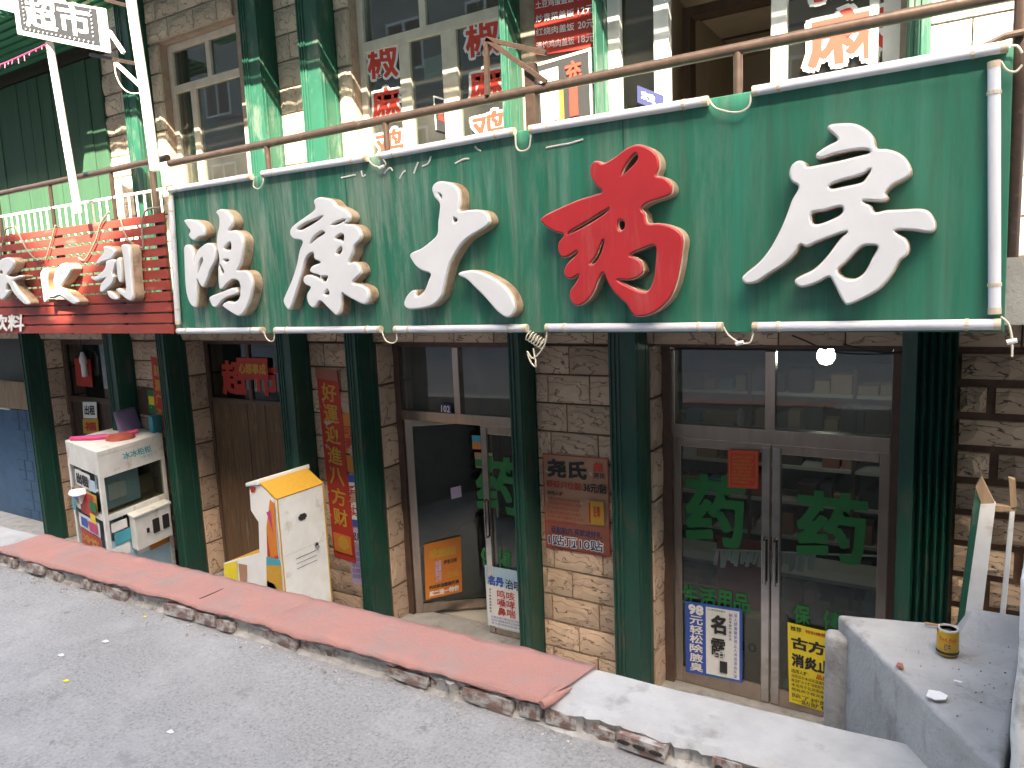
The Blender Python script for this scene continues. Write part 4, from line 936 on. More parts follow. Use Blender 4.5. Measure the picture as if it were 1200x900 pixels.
rows = [('木须肉盖饭', '12元'), ('麻婆豆腐盖饭', '10元'), ('土豆鸡蛋盖饭', '12元'), ('炒青菜盖饭', '12元'), ('红烧肉盖饭', '20元'), ('清炖鸡肉盖饭', '18元')]
for k, (a, b) in enumerate(rows):
    y0 = .10 + k*.152; mnu.text(a, .03, y0, .66, y0+.085, M['print_white'], .01); mnu.text(b, .72, y0-.005, .97, y0+.085, M['print_white'], .01)
pst = paper('food_poster', ((627,76),(695,56),(630,150)), YW-.035, M['black'], 'black food poster in a silver frame below the menu board', 'poster', .015)
pst.rect(0, 0, 1, .04, M['white_steel'], 'frame_bar'); pst.rect(.94, 0, 1, 1, M['white_steel'], 'frame_bar'); pst.rect(0, 0, .05, 1, M['white_steel'], 'frame_bar')
pst.rect(.10, .14, .42, .95, M['print_white']); pst.rect(.60, .50, .74, .96, M['print_red']); pst.rect(.42, .52, .5, .98, M['print_orange']); pst.text('充', .54, .12, .82, .44, M['print_red_bright'], .03)
nt = paper('window_notice', ((496,70),(519,63),(498,94)), YG+.02, M['print_white'], 'pale notice sheet on the middle pane of the upstairs window', 'notice')
small_lines(nt, .1, .1, .95, .9, 5, M['print_lightblue'], '本店营业时间上午下午欢迎光临')
ps2 = paper('easel_board', ((508,112),(530,118),(511,152)), YG-.004, M['black'], 'small dark board with pale edge in the upstairs window', 'board'); ps2.rect(0,0,1,.05,M['print_white']); ps2.rect(0,0,.06,1,M['print_white']); ps2.text('菜单', .2, .4, .8, .7, M['print_red'])
bs_ = paper('blue_plate', ((747,100),(778,112),(747,120)), YW+.01, M['print_navy'], 'small navy plate with white lettering at the upstairs white door', 'sign'); bs_.text('欢迎', .15, .2, .7, .7, M['print_white'])

# ------------------------------------------------------------------ posters downstairs
GL = YD-.006
CH = '本品主要用于腰腿疼痛颈椎病肩周炎风湿关节活血化瘀消肿止痛适用人群'
p = paper('wall_poster', ((636,531),(713,537),(640,641)), YW-.045, M['print_tan'], 'brown paper poster with black heading on the stone pier between two columns', 'poster')
p.rect(0, 0, 1, .012, M['print_red'], 'border'); p.rect(0, .988, 1, 1, M['print_red'], 'border'); p.rect(0, 0.012, .015, .988, M['print_red'], 'border'); p.rect(.985, .012, 1, .988, M['print_red'], 'border')
p.rect(.016, .70, .984, .985, M['print_pink'])
p.text('尧氏', .07, .05, .68, .24, M['black'], .04); p.text('尧', .78, .05, .92, .14, M['print_red_bright'], .05); p.text('尧氏', .78, .15, .95, .21, M['black'])
p.text('砭砭穴位贴', .06, .27, .60, .35, M['print_red'], .02); p.text('36元/贴', .63, .26, .97, .36, M['black'], .03); p.text('适用人群', .06, .385, .32, .425, M['black'], .02)
small_lines(p, .06, .44, .66, .72, 6, M['print_red'], CH); p.rect(.70, .44, .93, .68, M['print_gold'], 'product_picture'); p.rect(.71, .45, .735, .67, M['print_red']); p.text('贴膏', .78, .48, .88, .60, M['print_red'])
p.text('砭贴贴穴 买就送好礼', .12, .745, .90, .815, M['print_navy'], .03); p.text('1贴顶10贴', .06, .835, .92, .955, M['print_white'], .07); p.text('1贴顶10贴', .07, .84, .91, .95, M['print_navy'], .02)
c_ = paper('certificate', ((853,527),(889,528),(853,571)), GL-.03, M['print_red_bright'], 'small red certificate stuck at the top of the pharmacy door', 'notice'); 
for q in ((.05,.04,.95,.06), (.05,.94,.95,.96), (.05,.06,.08,.94), (.92,.06,.95,.94)): c_.rect(*q, M['print_orange'], 'border')
small_lines(c_, .15, .14, .88, .88, 8, M['print_gold'], CH)
b_ = paper('door_poster', ((803,704),(870,714),(804,787)), GL-.028, M['print_blue'], 'blue and white poster reading 98 low on the left pharmacy door leaf', 'poster')
b_.rect(.37, .035, .95, .965, M['print_white'], 'white_field'); b_.text('98', .06, .03, .33, .17, M['print_white'], .06)
for k, ch in enumerate('元轻松除腋臭'): b_.text(ch, .08, .185+k*.13, .32, .305+k*.13, M['print_white'], .022)
b_.text('名', .46, .12, .73, .38, M['black'], .04); b_.text('露', .46, .44, .73, .70, M['black'], .02); b_.rect(.62, .74, .75, .90, M['grey_stripe'], 'product_picture'); b_.text('小小喷雾轻松解决', .40, .045, .72, .07, M['print_green'])
for k in range(15): b_.text(random.choice(CH), .87, .06+k*.058, .925, .108+k*.058, M['print_blue'], .01)
for k in range(8): b_.text(random.choice(CH), .79, .06+k*.045, .84, .10+k*.045, M['print_navy'], .01)
b_.text('名露', .84, .05, .86, .10, M['print_red']); b_.text('本店有售欢迎选购', .42, .93, .80, .955, M['print_green'])
y_ = paper('door_poster', ((923,729),(990,745),(925,822)), GL-.028, M['print_yellow'], 'yellow poster low on the right pharmacy door leaf behind the concrete block', 'poster')
y_.text('推荐', .05, .03, .25, .09, M['black'], .02); y_.text('特别推荐', .32, .035, .68, .08, M['print_red'], .02); y_.text('古方新', .06, .15, .98, .31, M['black'], .04); y_.text('消炎止痛', .06, .36, 1.18-.2, .53, M['black'], .04)
y_.text('适用人群:', .05, .56, .36, .61, M['black'], .02); y_.text('品质保证', .50, .55, .95, .61, M['print_red'], .03); small_lines(y_, .05, .62, .97, .84, 4, M['black'], CH, .01)
y_.text('除了按摩\n一贴就有', .06, .86, .72, .975, M['black'], .015); y_.poly([(.70,.92),(.78,.88),(.74,.82),(.86,.88),(.95,.80),(.94,.9),(1,.94),(.93,.97),(.9,1.0),(.84,.97),(.74,1.0),(.77,.95)], M['print_red_bright'])
# green vinyl characters on the panes
def vinyl(chars, label):
    root = empty('window_lettering', U(chars[0][1], chars[0][2], GL), label, 'window lettering')
    for ch, x0, y0, x1, y1, sl_ in chars:
        a = U(x0, y0, GL); b = U(x1, y0+(x1-x0)*sl_, GL); c_ = U(x0, y1, GL)
        P = Panel(a, Vector((b.x-a.x, 0, 0)), Vector((0, 0, c_.z-a.z)), root); P.h = .002; P.text(ch, 0, 0, 1, 1, M['print_green'], .03, 'character')
vinyl([('药', 803, 553, 874, 634, .08), ('生', 800, 684, 819, 706, .12), ('活', 820, 687, 839, 709, .12), ('用', 840, 690, 858, 713, .12), ('品', 860, 694, 879, 716, .12)], 'green lettering on the left leaf of the pharmacy door')
vinyl([('药', 934, 572, 1018, 652, .08), ('保', 930, 707, 950, 730, .12), ('健', 965, 714, 985, 738, .12)], 'green lettering on the right leaf of the pharmacy door')
vinyl([('药', 556, 532, 612, 597, .06), ('保', 563, 640, 577, 663, .06), ('健', 583, 642, 599, 666, .06)], 'green lettering on the closed leaf of the half open door')
lbp = paper('door_poster', ((568,662),(612,670),(572,733)), GL-.02, M['print_lightblue'], 'pale blue poster low on the closed leaf of the half open door', 'poster')
lbp.rect(.02, .30, .98, .98, M['print_white']); lbp.text('名丹', .08, .15, .50, .31, M['print_blue'], .05); lbp.text('治咳', .54, .16, .98, .32, M['print_navy'], .02)
lbp.text('鸣咳\n嗓哮\n鼻喘', .30, .36, .78, .78, M['print_red'], .014); small_lines(lbp, .12, .80, .95, .95, 3, M['print_blue'], CH)
for k in range(8): lbp.text(random.choice(CH), .10, .36+k*.05, .16, .40+k*.05, M['print_navy'])
# orange poster on the open leaf: laid on the leaf's own plane
zc = lambda z: z
def leafplane(px):
    r = ray(*px); o = P1(0, 0, .024); nn = n1
    return r*(o.dot(nn)/r.dot(nn))
op = paper('door_poster', ((497,638),(540,628),(499,703)), 0, M['print_orange'], 'orange poster on the opened leaf of the glazed door', 'poster', plane=leafplane)
op.text('软筋贴', .12, .13, .86, .29, M['print_gold'], .05); op.text('本店\n隆重\n推出\n上市', .28, .34, .45, .72, M['print_violet'], .04); op.text('舒筋活络', .52, .36, .88, .44, M['black']); op.text('欢迎选购', .6, .58, .9, .7, M['print_gold'], .03); op.text('祛风除湿腰腿疼痛', .10, .76, .92, .83, M['black'], .03); op.text('买二送一特价', .10, .86, .92, .96, M['print_white'], .04)
rl = paper('round_label', ((528,572),(540,569),(529,585)), 0, M['print_violet'], 'small round label on the opened glazed door leaf', 'sticker', plane=leafplane)
st = paper('door_sticker', ((553,510),(571,511),(554,526)), GL, M['print_teal'], 'small blue and orange sticker at the top of the closed door leaf', 'sticker'); st.rect(0, .5, 1, 1, M['print_orange'])
st = paper('door_sticker', ((556,530),(577,531),(558,548)), GL, M['cardboard'], 'torn beige sheet at the top of the closed door leaf', 'sticker')
nm = paper('number_plate', ((516,473),(529,474),(516,484)), GL-.03, M['print_navy'], 'dark number plate reading 102 on the pane over the half open door', 'number plate'); nm.text('102', .1, .15, .9, .85, M['print_white'], .02)
# couplet strips
cp = paper('couplet', ((370,430),(396,434),(392,652)), YW-.045, M['print_red'], 'long red paper couplet with gold characters beside the white display stand', 'couplet')
for k, ch in enumerate('好運迎進八方财'): cp.text(ch, .18, .075+k*.108, .84, .168+k*.108, M['print_gold'], .02)
cp.rect(0, 0, 1, .055, M['print_pink'], 'printed_flower'); cp.rect(.1, .86, .9, .96, M['print_orange'], 'printed_flower'); cp.poly([(.3,.89),(.5,.865),(.75,.885),(.8,.92),(.55,.945),(.3,.93)], M['print_gold'], 'printed_flower')
for k, (a, b, mt, lab) in enumerate(((484, 552, 'print_orange', 'orange sheet at the top of the paper column beside the red couplet'), (556, 616, 'print_white', 'white sheet with red and blue print in the middle beside the red couplet'), (618, 684, 'print_violet', 'pale violet sheet lowest beside the red couplet'))):
    dx = (a-484)*.075
    w_ = paper('wall_notice', ((398+dx, a),(424+dx, a+2),(398+dx+(b-a)*.075, b)), YW-.040, M[mt], lab, 'notice')
    if k == 1: w_.rect(0,0,1,.14,M['print_blue']); w_.text('爱心\n便民\n实惠', .15, .2, .85, .8, M['print_red']); w_.rect(0,.86,1,1,M['print_blue'])
    elif k == 0: w_.text('可贴\n膏药', .15, .2, .9, .6, M['print_red']); w_.rect(.05,.68,.9,.71,M['black'])
    else: w_.text('服用品', .1, .08, .9, .22, M['black'], .03); small_lines(w_, .08, .3, .95, .9, 6, M['print_blue'], CH)
cp2 = paper('couplet', ((177,418),(188,420),(184,502)), YW-.05, M['print_red'], 'narrow red couplet on the stone beside the freezer cabinet', 'couplet')
for k in range(4): cp2.text('财源广进'[k], .2, .1+k*.2, .8, .26+k*.2, M['print_gold'], .02)
lo = paper('door_banner', ((277,419),(313,420),(279,444)), YD-.04, M['print_red'], 'small red paper with gold characters over the wooden door', 'paper'); lo.text('心想事成', .06, .25, .94, .75, M['print_gold'], .03)
vinyl_red = empty('window_lettering', U(262, 440, GL), 'faded red characters on the glass above the wooden door', 'window lettering')
for ch, x0, y0, x1, y1 in (('超', 258, 422, 287, 462), ('市', 296, 424, 324, 463)):
    a = U(x0, y0, GL); b = U(x1, y0, GL); c_ = U(x0, y1, GL); P = Panel(a, Vector((b.x-a.x,0,0)), Vector((0,0,c_.z-a.z)), vinyl_red); P.h = .002; P.text(ch, 0, 0, 1, 1, M['print_red'], .04, 'character')

# ------------------------------------------------------------------ things inside the shops
sh_ = empty('medicine_shelf', (-1.1, 7.1, ZF+.03), 'tall shelf of medicine boxes seen through the pharmacy doors', 'shelf')
X0s, X1s = -2.6, 0.1
for k in range(7):
    z = ZF+.2+k*.34; mb = MB(); mb.box(X0s, X1s, 6.95, 7.35, z, z+.03); mb.build('shelf_board', M['shelf'], sh_)
for xx in (X0s, -1.7, -.8, X1s): mb = MB(); mb.box(xx-.015, xx+.015, 6.94, 7.36, ZF+.03, ZF+2.5); mb.build('upright', M['dark_brown'], sh_)
mb = MB(); mb.box(X0s, X1s, 7.36, 7.38, ZF+.03, ZF+2.5); mb.build('back_panel', M['dark_in'], sh_)
cols = ['shelf', 'shelf', 'cardboard', 'cardboard', 'print_tan', 'print_pink', 'dark_brown', 'grey_stripe', 'print_teal', 'dark_in']
for k in range(7):
    x = X0s+.05
    while x < X1s-.2:
        w = random.uniform(.08, .2); h = random.uniform(.08, .22); z = ZF+.23+k*.34
        if random.random() < .85:
            mb = MB(); mb.box(x, x+w, 6.98, 7.2, z, z+h); mb.build('medicine_box', M[random.choice(cols)], sh_)
        x += w + random.uniform(.005, .05)
ct = empty('glass_counter', (-1.3, 6.2, ZF+.03), 'low pale glass counter inside the pharmacy', 'counter')
mb = MB(); mb.box(-2.3, -.3, 6.0, 6.45, ZF+.03, ZF+.5); mb.build('base', M['shelf'], ct); mb = MB(); mb.box(-2.3, -.3, 6.0, 6.45, ZF+.9, ZF+.93); mb.build('top', M['shelf'], ct)
for xx in (-2.28, -1.3, -.32): mb = MB(); mb.box(xx-.015, xx+.015, 6.0, 6.03, ZF+.5, ZF+.9); mb.build('post', M['alu'], ct)
mb = MB(); mb.box(-2.26, -.34, 6.012, 6.018, ZF+.5, ZF+.9); mb.build('pane', M['glass'], ct)
fl = MB()
a = U(840, 627, 5.9); b = U(893, 634, 5.9); c_ = U(842, 712, 5.9)
fl.box(a.x, b.x, 5.9, 5.904, c_.z, a.z); fo = fl.build('hanging_cloth', M['print_red']); tag(fo, 'red cloth hanging behind the left pharmacy door glass', 'cloth')
tr_ = empty('price_tag_rail', U(900, 645, 5.85), 'rail of white paper tags hanging behind the pharmacy door glass', 'tag rail')
a = U(835, 644, 5.60); b = U(1030, 652, 5.60)
mb = MB(); mb.tube([a, b], .008, 8); mb.build('rail', M['white'], tr_)
for k in range(24):
    t = .04 + .62*k/24 + random.uniform(-.006, .006); q = a.lerp(b, t); h = random.uniform(.08, .15); tl2 = random.uniform(-.03, .01)
    mb = MB(); mb.hexa([q+Vector((tl2-.014,-.01,-h)), q+Vector((tl2+.014,-.01,-h)), q+Vector((tl2+.014,-.006,-h)), q+Vector((tl2-.014,-.006,-h)), q+Vector((-.014,-.01,0)), q+Vector((.014,-.01,0)), q+Vector((.014,-.006,0)), q+Vector((-.014,-.006,0))]); mb.build('paper_tag', M['print_white'], tr_)
a = U(868, 722, 5.75); b = U(900, 722, 5.75)
mb = MB(); mb.box(a.x, b.x+.1, 5.75, 6.0, ZF+.03, U(868, 722, 5.75).z); cb = mb.build('carton', M['cardboard'], bevel=.006); tag(cb, 'plain brown carton behind the pharmacy door glass', 'carton')
PC = Panel(Vector((a.x, 5.748, U(868,722,5.75).z)), Vector((.4,0,0)), Vector((0,0,-.5)), cb); PC.h = .002; PC.text('10 6', .02, .42, .62, .58, M['black'], .02, 'printed_number')
bp = U(968, 417, 6.35)
bulb = MB(); bulb.lathe(bp, [(.005,-.075),(.045,-.062),(.07,-.02),(.072,.01),(.055,.05),(.03,.07)], 20)
bo = empty('light_bulb', bp, 'lit round lamp bulb hanging inside the pharmacy', 'lamp'); bulb.build('glass_globe', M['bulb_lit'], bo, smooth=True)
mb = MB(); mb.lathe(bp+Vector((0,0,.07)), [(.03,0),(.03,.06),(.01,.07)], 12); mb.build('socket', M['white'], bo); mb = MB(); mb.tube([bp+Vector((0,0,.14)), Vector((bp.x, bp.y, -.01))], .005, 6); mb.build('cord', M['cable_black'], bo)
for pts, lab in (([(928,393),(945,400),(965,409),(990,414),(1030,415),(1062,413)], 'lower black wire sagging across the top of the pharmacy door'), ([(988,403),(1010,409),(1035,413),(1062,412)], 'upper black wire at the right of the pharmacy door top')):
    P = catmull([tuple(U(a, b, YW-.06)) for a, b in pts], 5, False); mb = MB(); mb.tube(P, .006, 6); tag(mb.build('wire', M['cable_black'], smooth=True), lab, 'wire')
lampb = U(98, 428, YD-.08)
bo = empty('light_bulb', lampb, 'unlit white energy saving bulb over the brown door at the left', 'lamp')
mb = MB(); mb.lathe(lampb, [(.02,.18),(.03,.14),(.045,.10),(.045,.03)], 12); mb.build('socket', M['white'], bo, smooth=True); mb = MB(); mb.tube([lampb+Vector((0,0,.03)), lampb+Vector((0,0,-.16))], .036, 10); mb.build('spiral_tube', M['white'], bo, smooth=True)
mb = MB(); mb.tube([lampb+Vector((0,0,.18)), Vector((lampb.x, lampb.y, ZL))], .005, 6); mb.build('cord', M['cable_black'], bo)
rp = paper('door_banner', ((87,420),(106,421),(90,452)), YD-.02, M['print_red'], 'red square paper on the glass behind the unlit bulb', 'paper')
for (px, mt, lab, tx) in ((((97,471),(113,471),(98,490)), 'pvc_white', 'pale paper slip with black characters above the freezer', '出租'), (((97,491),(115,491),(98,508)), 'print_gold', 'gold paper slip with a red mark above the freezer', '福')):
    q = paper('paper_slip', px, YD-.06, M[mt], lab, 'paper'); q.text(tx, .12, .2, .88, .8, M['black'] if tx == '出租' else M['print_red'], .04)
nk = paper('wall_niche_picture', ((161,452),(182,455),(164,485)), YW-.045, M['dark_brown'], 'small dark framed picture on the stone beside the red couplet', 'picture'); nk.rect(.55, .1, .95, .9, M['print_green']); nk.rect(.6, .3, .9, .6, M['print_yellow'])

# ------------------------------------------------------------------ freezer cabinet
zt = -1.6
fa, fb, fc = UZ(76, 516, zt), UZ(113, 530, zt), UZ(190, 508, zt)
uL = fa-fb; uR = fc-fb                        # along the street side and along the side that faces right
fr = empty('freezer_cabinet', (fb+uL*.5+uR*.5)-Vector((0,0,zt-ZF)), 'white glass sided cabinet with posters and a metal box, left in the yard', 'cabinet')
def FP(a, b, z): v = fb + uL*a + uR*b; return Vector((v.x, v.y, z))
def fbox(a0, a1, b0, b1, z0, z1, name, mat, bevel=.004):
    mb = MB(); mb.hexa([FP(a0,b0,z0), FP(a1,b0,z0), FP(a1,b1,z0), FP(a0,b1,z0), FP(a0,b0,z1), FP(a1,b0,z1), FP(a1,b1,z1), FP(a0,b1,z1)]); return mb.build(name, M[mat], fr, bevel=bevel)
fbox(0, 1, 0, 1, zt-.05, zt, 'top_panel', 'white_dirty'); fbox(.002, .998, .002, .998, zt-.27, zt-.05, 'header_band', 'white_dirty')
for a, b in ((0,0), (.94,0), (0,.94), (.94,.94)): fbox(a, a+.06, b, b+.06, ZF, zt-.27, 'corner_post', 'white_dirty')
zmid = U(120, 600, fb.y).z
zq = -2.32
fbox(.0, .05, .06, .94, zq-.06, zq, 'side_rail', 'white_dirty'); fbox(.06, .94, 0, .05, zq-.06, zq, 'front_rail', 'white_dirty')
fbox(.02, .03, .06, .94, zq, zt-.27, 'pane', 'glass'); fbox(.06, .94, .02, .03, zq, zt-.27, 'pane', 'glass')
fbox(.0, .05, .06, .94, zt-.30, zt-.27, 'side_rail', 'white_dirty')
fbox(.06, .94, .06, .94, zq-.05, zq-.02, 'shelf', 'cardboard'); fbox(.05, .98, .05, .98, ZF+.05, ZF+.1, 'floor_panel', 'white_dirty'); fbox(.96, .97, .06, .94, ZF+.1, zt-.27, 'back_panel', 'print_lightblue')
fbox(.06, .94, .95, .965, ZF+.1, zt-.27, 'end_panel', 'dark_in')
fbox(.02, .03, .06, .94, ZF+.1, zq-.30, 'lower_panel', 'print_lightblue')
fbox(.13, .14, .08, .62, zq+.02, zt-.34, 'inside_poster', 'print_lightblue'); fbox(.10, .125, .14, .40, zq+.12, zt-.42, 'inside_poster', 'print_white'); fbox(.30, .33, .55, .93, zq+.0, zt-.50, 'inside_board', 'cardboard')
FPn = Panel(FP(0, 0, zt-.05), uR, Vector((0,0,-.22)), fr); FPn.h = .004; FPn.text('冰冰柜柜', .36, .18, .80, .55, M['print_teal'], .02, shear=-.02); FPn.text('冷饮', .6, .6, .82, .78, M['print_lightblue'])
Fs = Panel(FP(1, 0, zt-.27), -uL, Vector((0,0,-1.3)), fr); Fs.h = .006
for q, mt in (((.25,.02,.72,.16), 'print_white'), ((.18,.18,.85,.34), 'print_gold'), ((.30,.20,.75,.40), 'print_red'), ((.20,.42,.85,.55), 'print_white'), ((.22,.56,.86,.70), 'print_red'), ((.15,.72,.6,.88), 'print_blue'), ((.45,.80,.9,.97), 'print_navy')): Fs.rect(*q, M[mt], 'advert_sheet')
Fs.text('出租', .30, .04, .68, .14, M['black'], .05); Fs.text('冷饮', .28, .59, .8, .67, M['print_gold'], .03)
for k, (a0, b0, a1, b1, mt) in enumerate(((.05,.30,.16,.42,'print_teal'), (.72,.05,.9,.15,'print_lightblue'), (.62,.36,.78,.44,'print_yellow'), (.30,.44,.5,.52,'print_blue'), (.55,.44,.8,.53,'print_magenta'), (.12,.20,.28,.30,'print_blue'), (.66,.24,.86,.33,'print_green'), (.24,.74,.42,.80,'print_yellow'), (.50,.74,.72,.79,'print_red'), (.60,.86,.84,.93,'print_green'))): Fs.rect(a0, b0, a1, b1, M[mt], 'sticker')
FS2 = Panel(FP(-.002, 0, zq-.06), uR, Vector((0,0,-.7)), fr); FS2.h = .004
for q, mt in (((.07,.05,.30,.20,),'print_white'), ((.10,.22,.34,.42),'print_teal'), ((.05,.44,.30,.62),'print_white'), ((.60,.58,.92,.75),'print_orange'), ((.40,.62,.58,.72),'print_white')): FS2.rect(*q, M[mt], 'sticker')
for k in range(7):
    fbox(.15+.1*k, .15+.1*k+.07, .12+.03*(k%3), .20+.03*(k%3), zq-.02, zq+.05+.02*(k%4), 'packet', ['print_red','print_white','print_yellow','print_blue','print_orange','print_teal','print_magenta'][k])
# things on and in it
t0 = FP(.35, .62, zt)
mb = MB(); q = FP(.55, .62, zt+.002); w = uR.normalized(); v2 = uL.normalized()
mb.hexa([q, q+w*.36, q+w*.36+v2*.05, q+v2*.05, q+w*-.02+Vector((0,0,.26))+v2*.08, q+w*.32+Vector((0,0,.28))+v2*.08, q+w*.32+Vector((0,0,.28))+v2*.13, q+w*-.02+Vector((0,0,.26))+v2*.13])
tag(mb.build('plastic_backrest', M['purple'], bevel=.03), 'mauve plastic chair back lying on the white cabinet', 'chair part')
mb = MB(); mb.tube(catmull([tuple(FP(.9,.05,zt+.02)), tuple(FP(.6,.25,zt+.03)), tuple(FP(.4,.5,zt+.03)), tuple(FP(.25,.75,zt+.05))], 5, False), .028, 8); tag(mb.build('folded_umbrella', M['print_magenta'], smooth=True), 'pinkish folded umbrella lying across the cabinet top', 'umbrella')
mb = MB(); mb.tube([FP(.97,.10,zt+.015), FP(.62,.45,zt+.02)], .014, 8); tag(mb.build('blue_stick', M['print_blue'], smooth=True), 'blue stick lying along the cabinet edge', 'stick')
q = FP(.3, .5, zt+.002); mb = MB()
for k in range(30):
    an = k/30*2*math.pi
mb.lathe(q, [(.16,0),(.15,.03),(.10,.055),(.03,.07)], 14)
for v in mb.v: v.xyz = v + Vector((0,0,.012*noise.noise(v*9)))
tag(mb.build('cloth_heap', simple('rust_red_cloth', (.34,.08,.05), (.24,.05,.04), .9, 9), smooth=True), 'crumpled rust red cloth on the cabinet top', 'cloth')
q = FP(.12, .93, zt+.002); mb = MB(); mb.hexa([q, q+w*.30, q+w*.30+v2*.12, q+v2*.12, q+Vector((0,0,.2)), q+w*.30+Vector((0,0,.2)), q+w*.30+v2*.12+Vector((0,0,.2)), q+v2*.12+Vector((0,0,.2))])
tag(mb.build('small_box', M['print_teal'], bevel=.006), 'faded blue box at the back corner of the cabinet top', 'box')
# white metal box hung on the right side of the cabinet
mbx = empty('metal_box', FP(-.1, .6, -2.86), 'small worn white metal box with a black handle on the cabinet side', 'metal box')
def bxf(a0, a1, b0, b1, z0, z1, name, mat, root, bevel=.006):
    mb = MB(); mb.hexa([FP(a0,b0,z0), FP(a1,b0,z0), FP(a1,b1,z0), FP(a0,b1,z0), FP(a0,b0,z1), FP(a1,b0,z1), FP(a1,b1,z1), FP(a0,b1,z1)]); return mb.build(name, M[mat], root, bevel=bevel)
bxf(-.16, .0, .34, .90, -2.78, -2.40, 'body', 'white_dirty', mbx); bxf(-.18, .0, .32, .92, -2.40, -2.375, 'lid', 'white_dirty', mbx)
for b in (.60, .76): bxf(-.18, -.155, b, b+.10, -2.66, -2.50, 'handle', 'black', mbx)
bxf(-.178, -.155, .50, .54, -2.62, -2.57, 'latch', 'black', mbx)
# cauliflower like white bag hanging at the street side
q = FP(.58, -.05, -2.16); mb = MB(); mb.lathe(q, [(.015,-.10),(.03,-.03),(.08,.0),(.115,.02),(.09,.055),(.02,.07)], 14)
for v in mb.v: v.xyz = v + noise.noise_vector(v*11)*.02
tag(mb.build('hanging_bag', M['pvc_white'], smooth=True), 'crumpled cream bag hanging on the street side of the cabinet', 'bag')

# ------------------------------------------------------------------ white and yellow display stand
sx, sy0, sy1 = -4.94, 4.07, 4.61
ds = empty('display_stand', (sx-.3, (sy0+sy1)/2, ZF), 'cardboard display stand, white back panel and yellow sloping top', 'display stand')
zT = -1.75
mb = MB(); mb.box(sx-.03, sx, sy0, sy1, ZF, zT); bk = mb.build('back_panel', M['white_dirty'], ds, bevel=.003)
mb = MB(); mb.hexa([(sx-.20, sy0, zT+.12), (sx, sy0, zT), (sx, sy1, zT), (sx-.20, sy1, zT+.12), (sx-.20, sy0, zT+.14), (sx+.006, sy0, zT+.012), (sx+.006, sy1, zT+.012), (sx-.20, sy1, zT+.14)]); mb.build('sloping_top', M['print_gold'], ds)
mb = MB(); mb.hexa([(sx-.36, sy0-.02, zT+.08), (sx-.19, sy0-.02, zT+.12), (sx-.19, sy1+.03, zT+.12), (sx-.36, sy1+.03, zT+.08), (sx-.36, sy0-.02, zT+.115), (sx-.19, sy0-.02, zT+.165), (sx-.19, sy1+.03, zT+.165), (sx-.36, sy1+.03, zT+.115)]); mb.build('header_edge', M['white'], ds, bevel=.008)
def side_pts(pxs): return [Vector((U(a, b, sy0).x, sy0-.0, U(a, b, sy0).z)) for a, b in pxs]
prof = [(292,567),(308,570),(322,588),(333,712),(318,712),(264,700),(262,660),(304,648),(303,612),(294,598)]
pp_ = side_pts(prof)
for yy in (sy0, sy1-.03):
    mb = MB(); mb.prism([Vector((p.x, yy, p.z)) for p in pp_], (0, .03, 0)); mb.build('side_panel', M['white'], ds)
mb = MB(); mb.hexa([(pp_[5].x, sy0+.03, ZF), (sx-.04, sy0+.03, ZF), (sx-.04, sy1-.03, ZF), (pp_[5].x, sy1-.03, ZF), (pp_[6].x, sy0+.03, pp_[6].z), (sx-.04, sy0+.03, pp_[6].z+.02), (sx-.04, sy1-.03, pp_[6].z+.02), (pp_[6].x, sy1-.03, pp_[6].z)]); mb.build('base_box', M['print_gold'], ds)
mb = MB(); mb.hexa([(sx-.045, sy0+.032, ZF+.8), (sx-.032, sy0+.032, ZF+.8), (sx-.032, sy1-.032, ZF+.8), (sx-.045, sy1-.032, ZF+.8), (sx-.045, sy0+.032, zT), (sx-.032, sy0+.032, zT), (sx-.032, sy1-.032, zT), (sx-.045, sy1-.032, zT)]); mb.build('inner_panel', M['print_lightblue'], ds)
for pts, mt in (([(317,585),(322,590),(326,650),(318,655),(313,618)], 'print_orange'), ([(313,618),(319,614),(327,655),(314,652)], 'print_red'), ([(313,652),(329,656),(330,662),(313,662)], 'print_teal'), ([(313,662),(330,662),(333,712),(314,712)], 'print_gold'), ([(314,680),(322,684),(327,694),(314,690)], 'print_navy'), ([(263,661),(278,657),(280,700),(265,700)], 'print_yellow'), ([(280,660),(290,662),(290,690),(282,680)], 'print_tan'), ([(266,668),(272,665),(274,676),(268,680)], 'print_green'), ([(293,570),(300,571),(299,577),(295,577)], 'print_red'), ([(313,600),(318,598),(321,625),(317,612)], 'print_magenta')):
    P = side_pts(pts); lift = .004+.0015*len(mt) % .004
    mb = MB(); mb.prism([Vector((p.x, sy0-lift, p.z)) for p in P], (0, -.0012, 0)); mb.build('printed_patch', M[mt], ds)
# details on the back panel: edge tape, slot, latch, lines
BP = Panel(Vector((sx, sy0, zT)), Vector((0, sy1-sy0, 0)), Vector((0,0,-1.3)), ds); BP.h = .002
BP.rect(0, 0, .03, 1, M['print_gold'], 'edge_tape'); BP.rect(.97, 0, 1, 1, M['print_gold'], 'edge_tape')
BP.rect(.40, .16, .58, .185, M['black'], 'slot'); BP.rect(.43, .15, .55, .195, M['black'], 'slot')
for t in (.44, .475, .51): BP.rect(.28, t, .72, t+.004, M['black'], 'printed_line')
BP.rect(.04, .39, .96, .391, M['grey_stripe'], 'crease'); BP.text('UC', .70, .90, .9, .95, M['print_navy'], .02)
q = BP.pt(.72, .40, .01); mb = MB(); mb.tube([q, q+Vector((.012,0,0))], .022, 10); mb.tube([q+Vector((.012,0,.0)), q+Vector((.016,.01,-.03))], .012, 8); mb.build('latch', M['chrome'], ds, smooth=True)

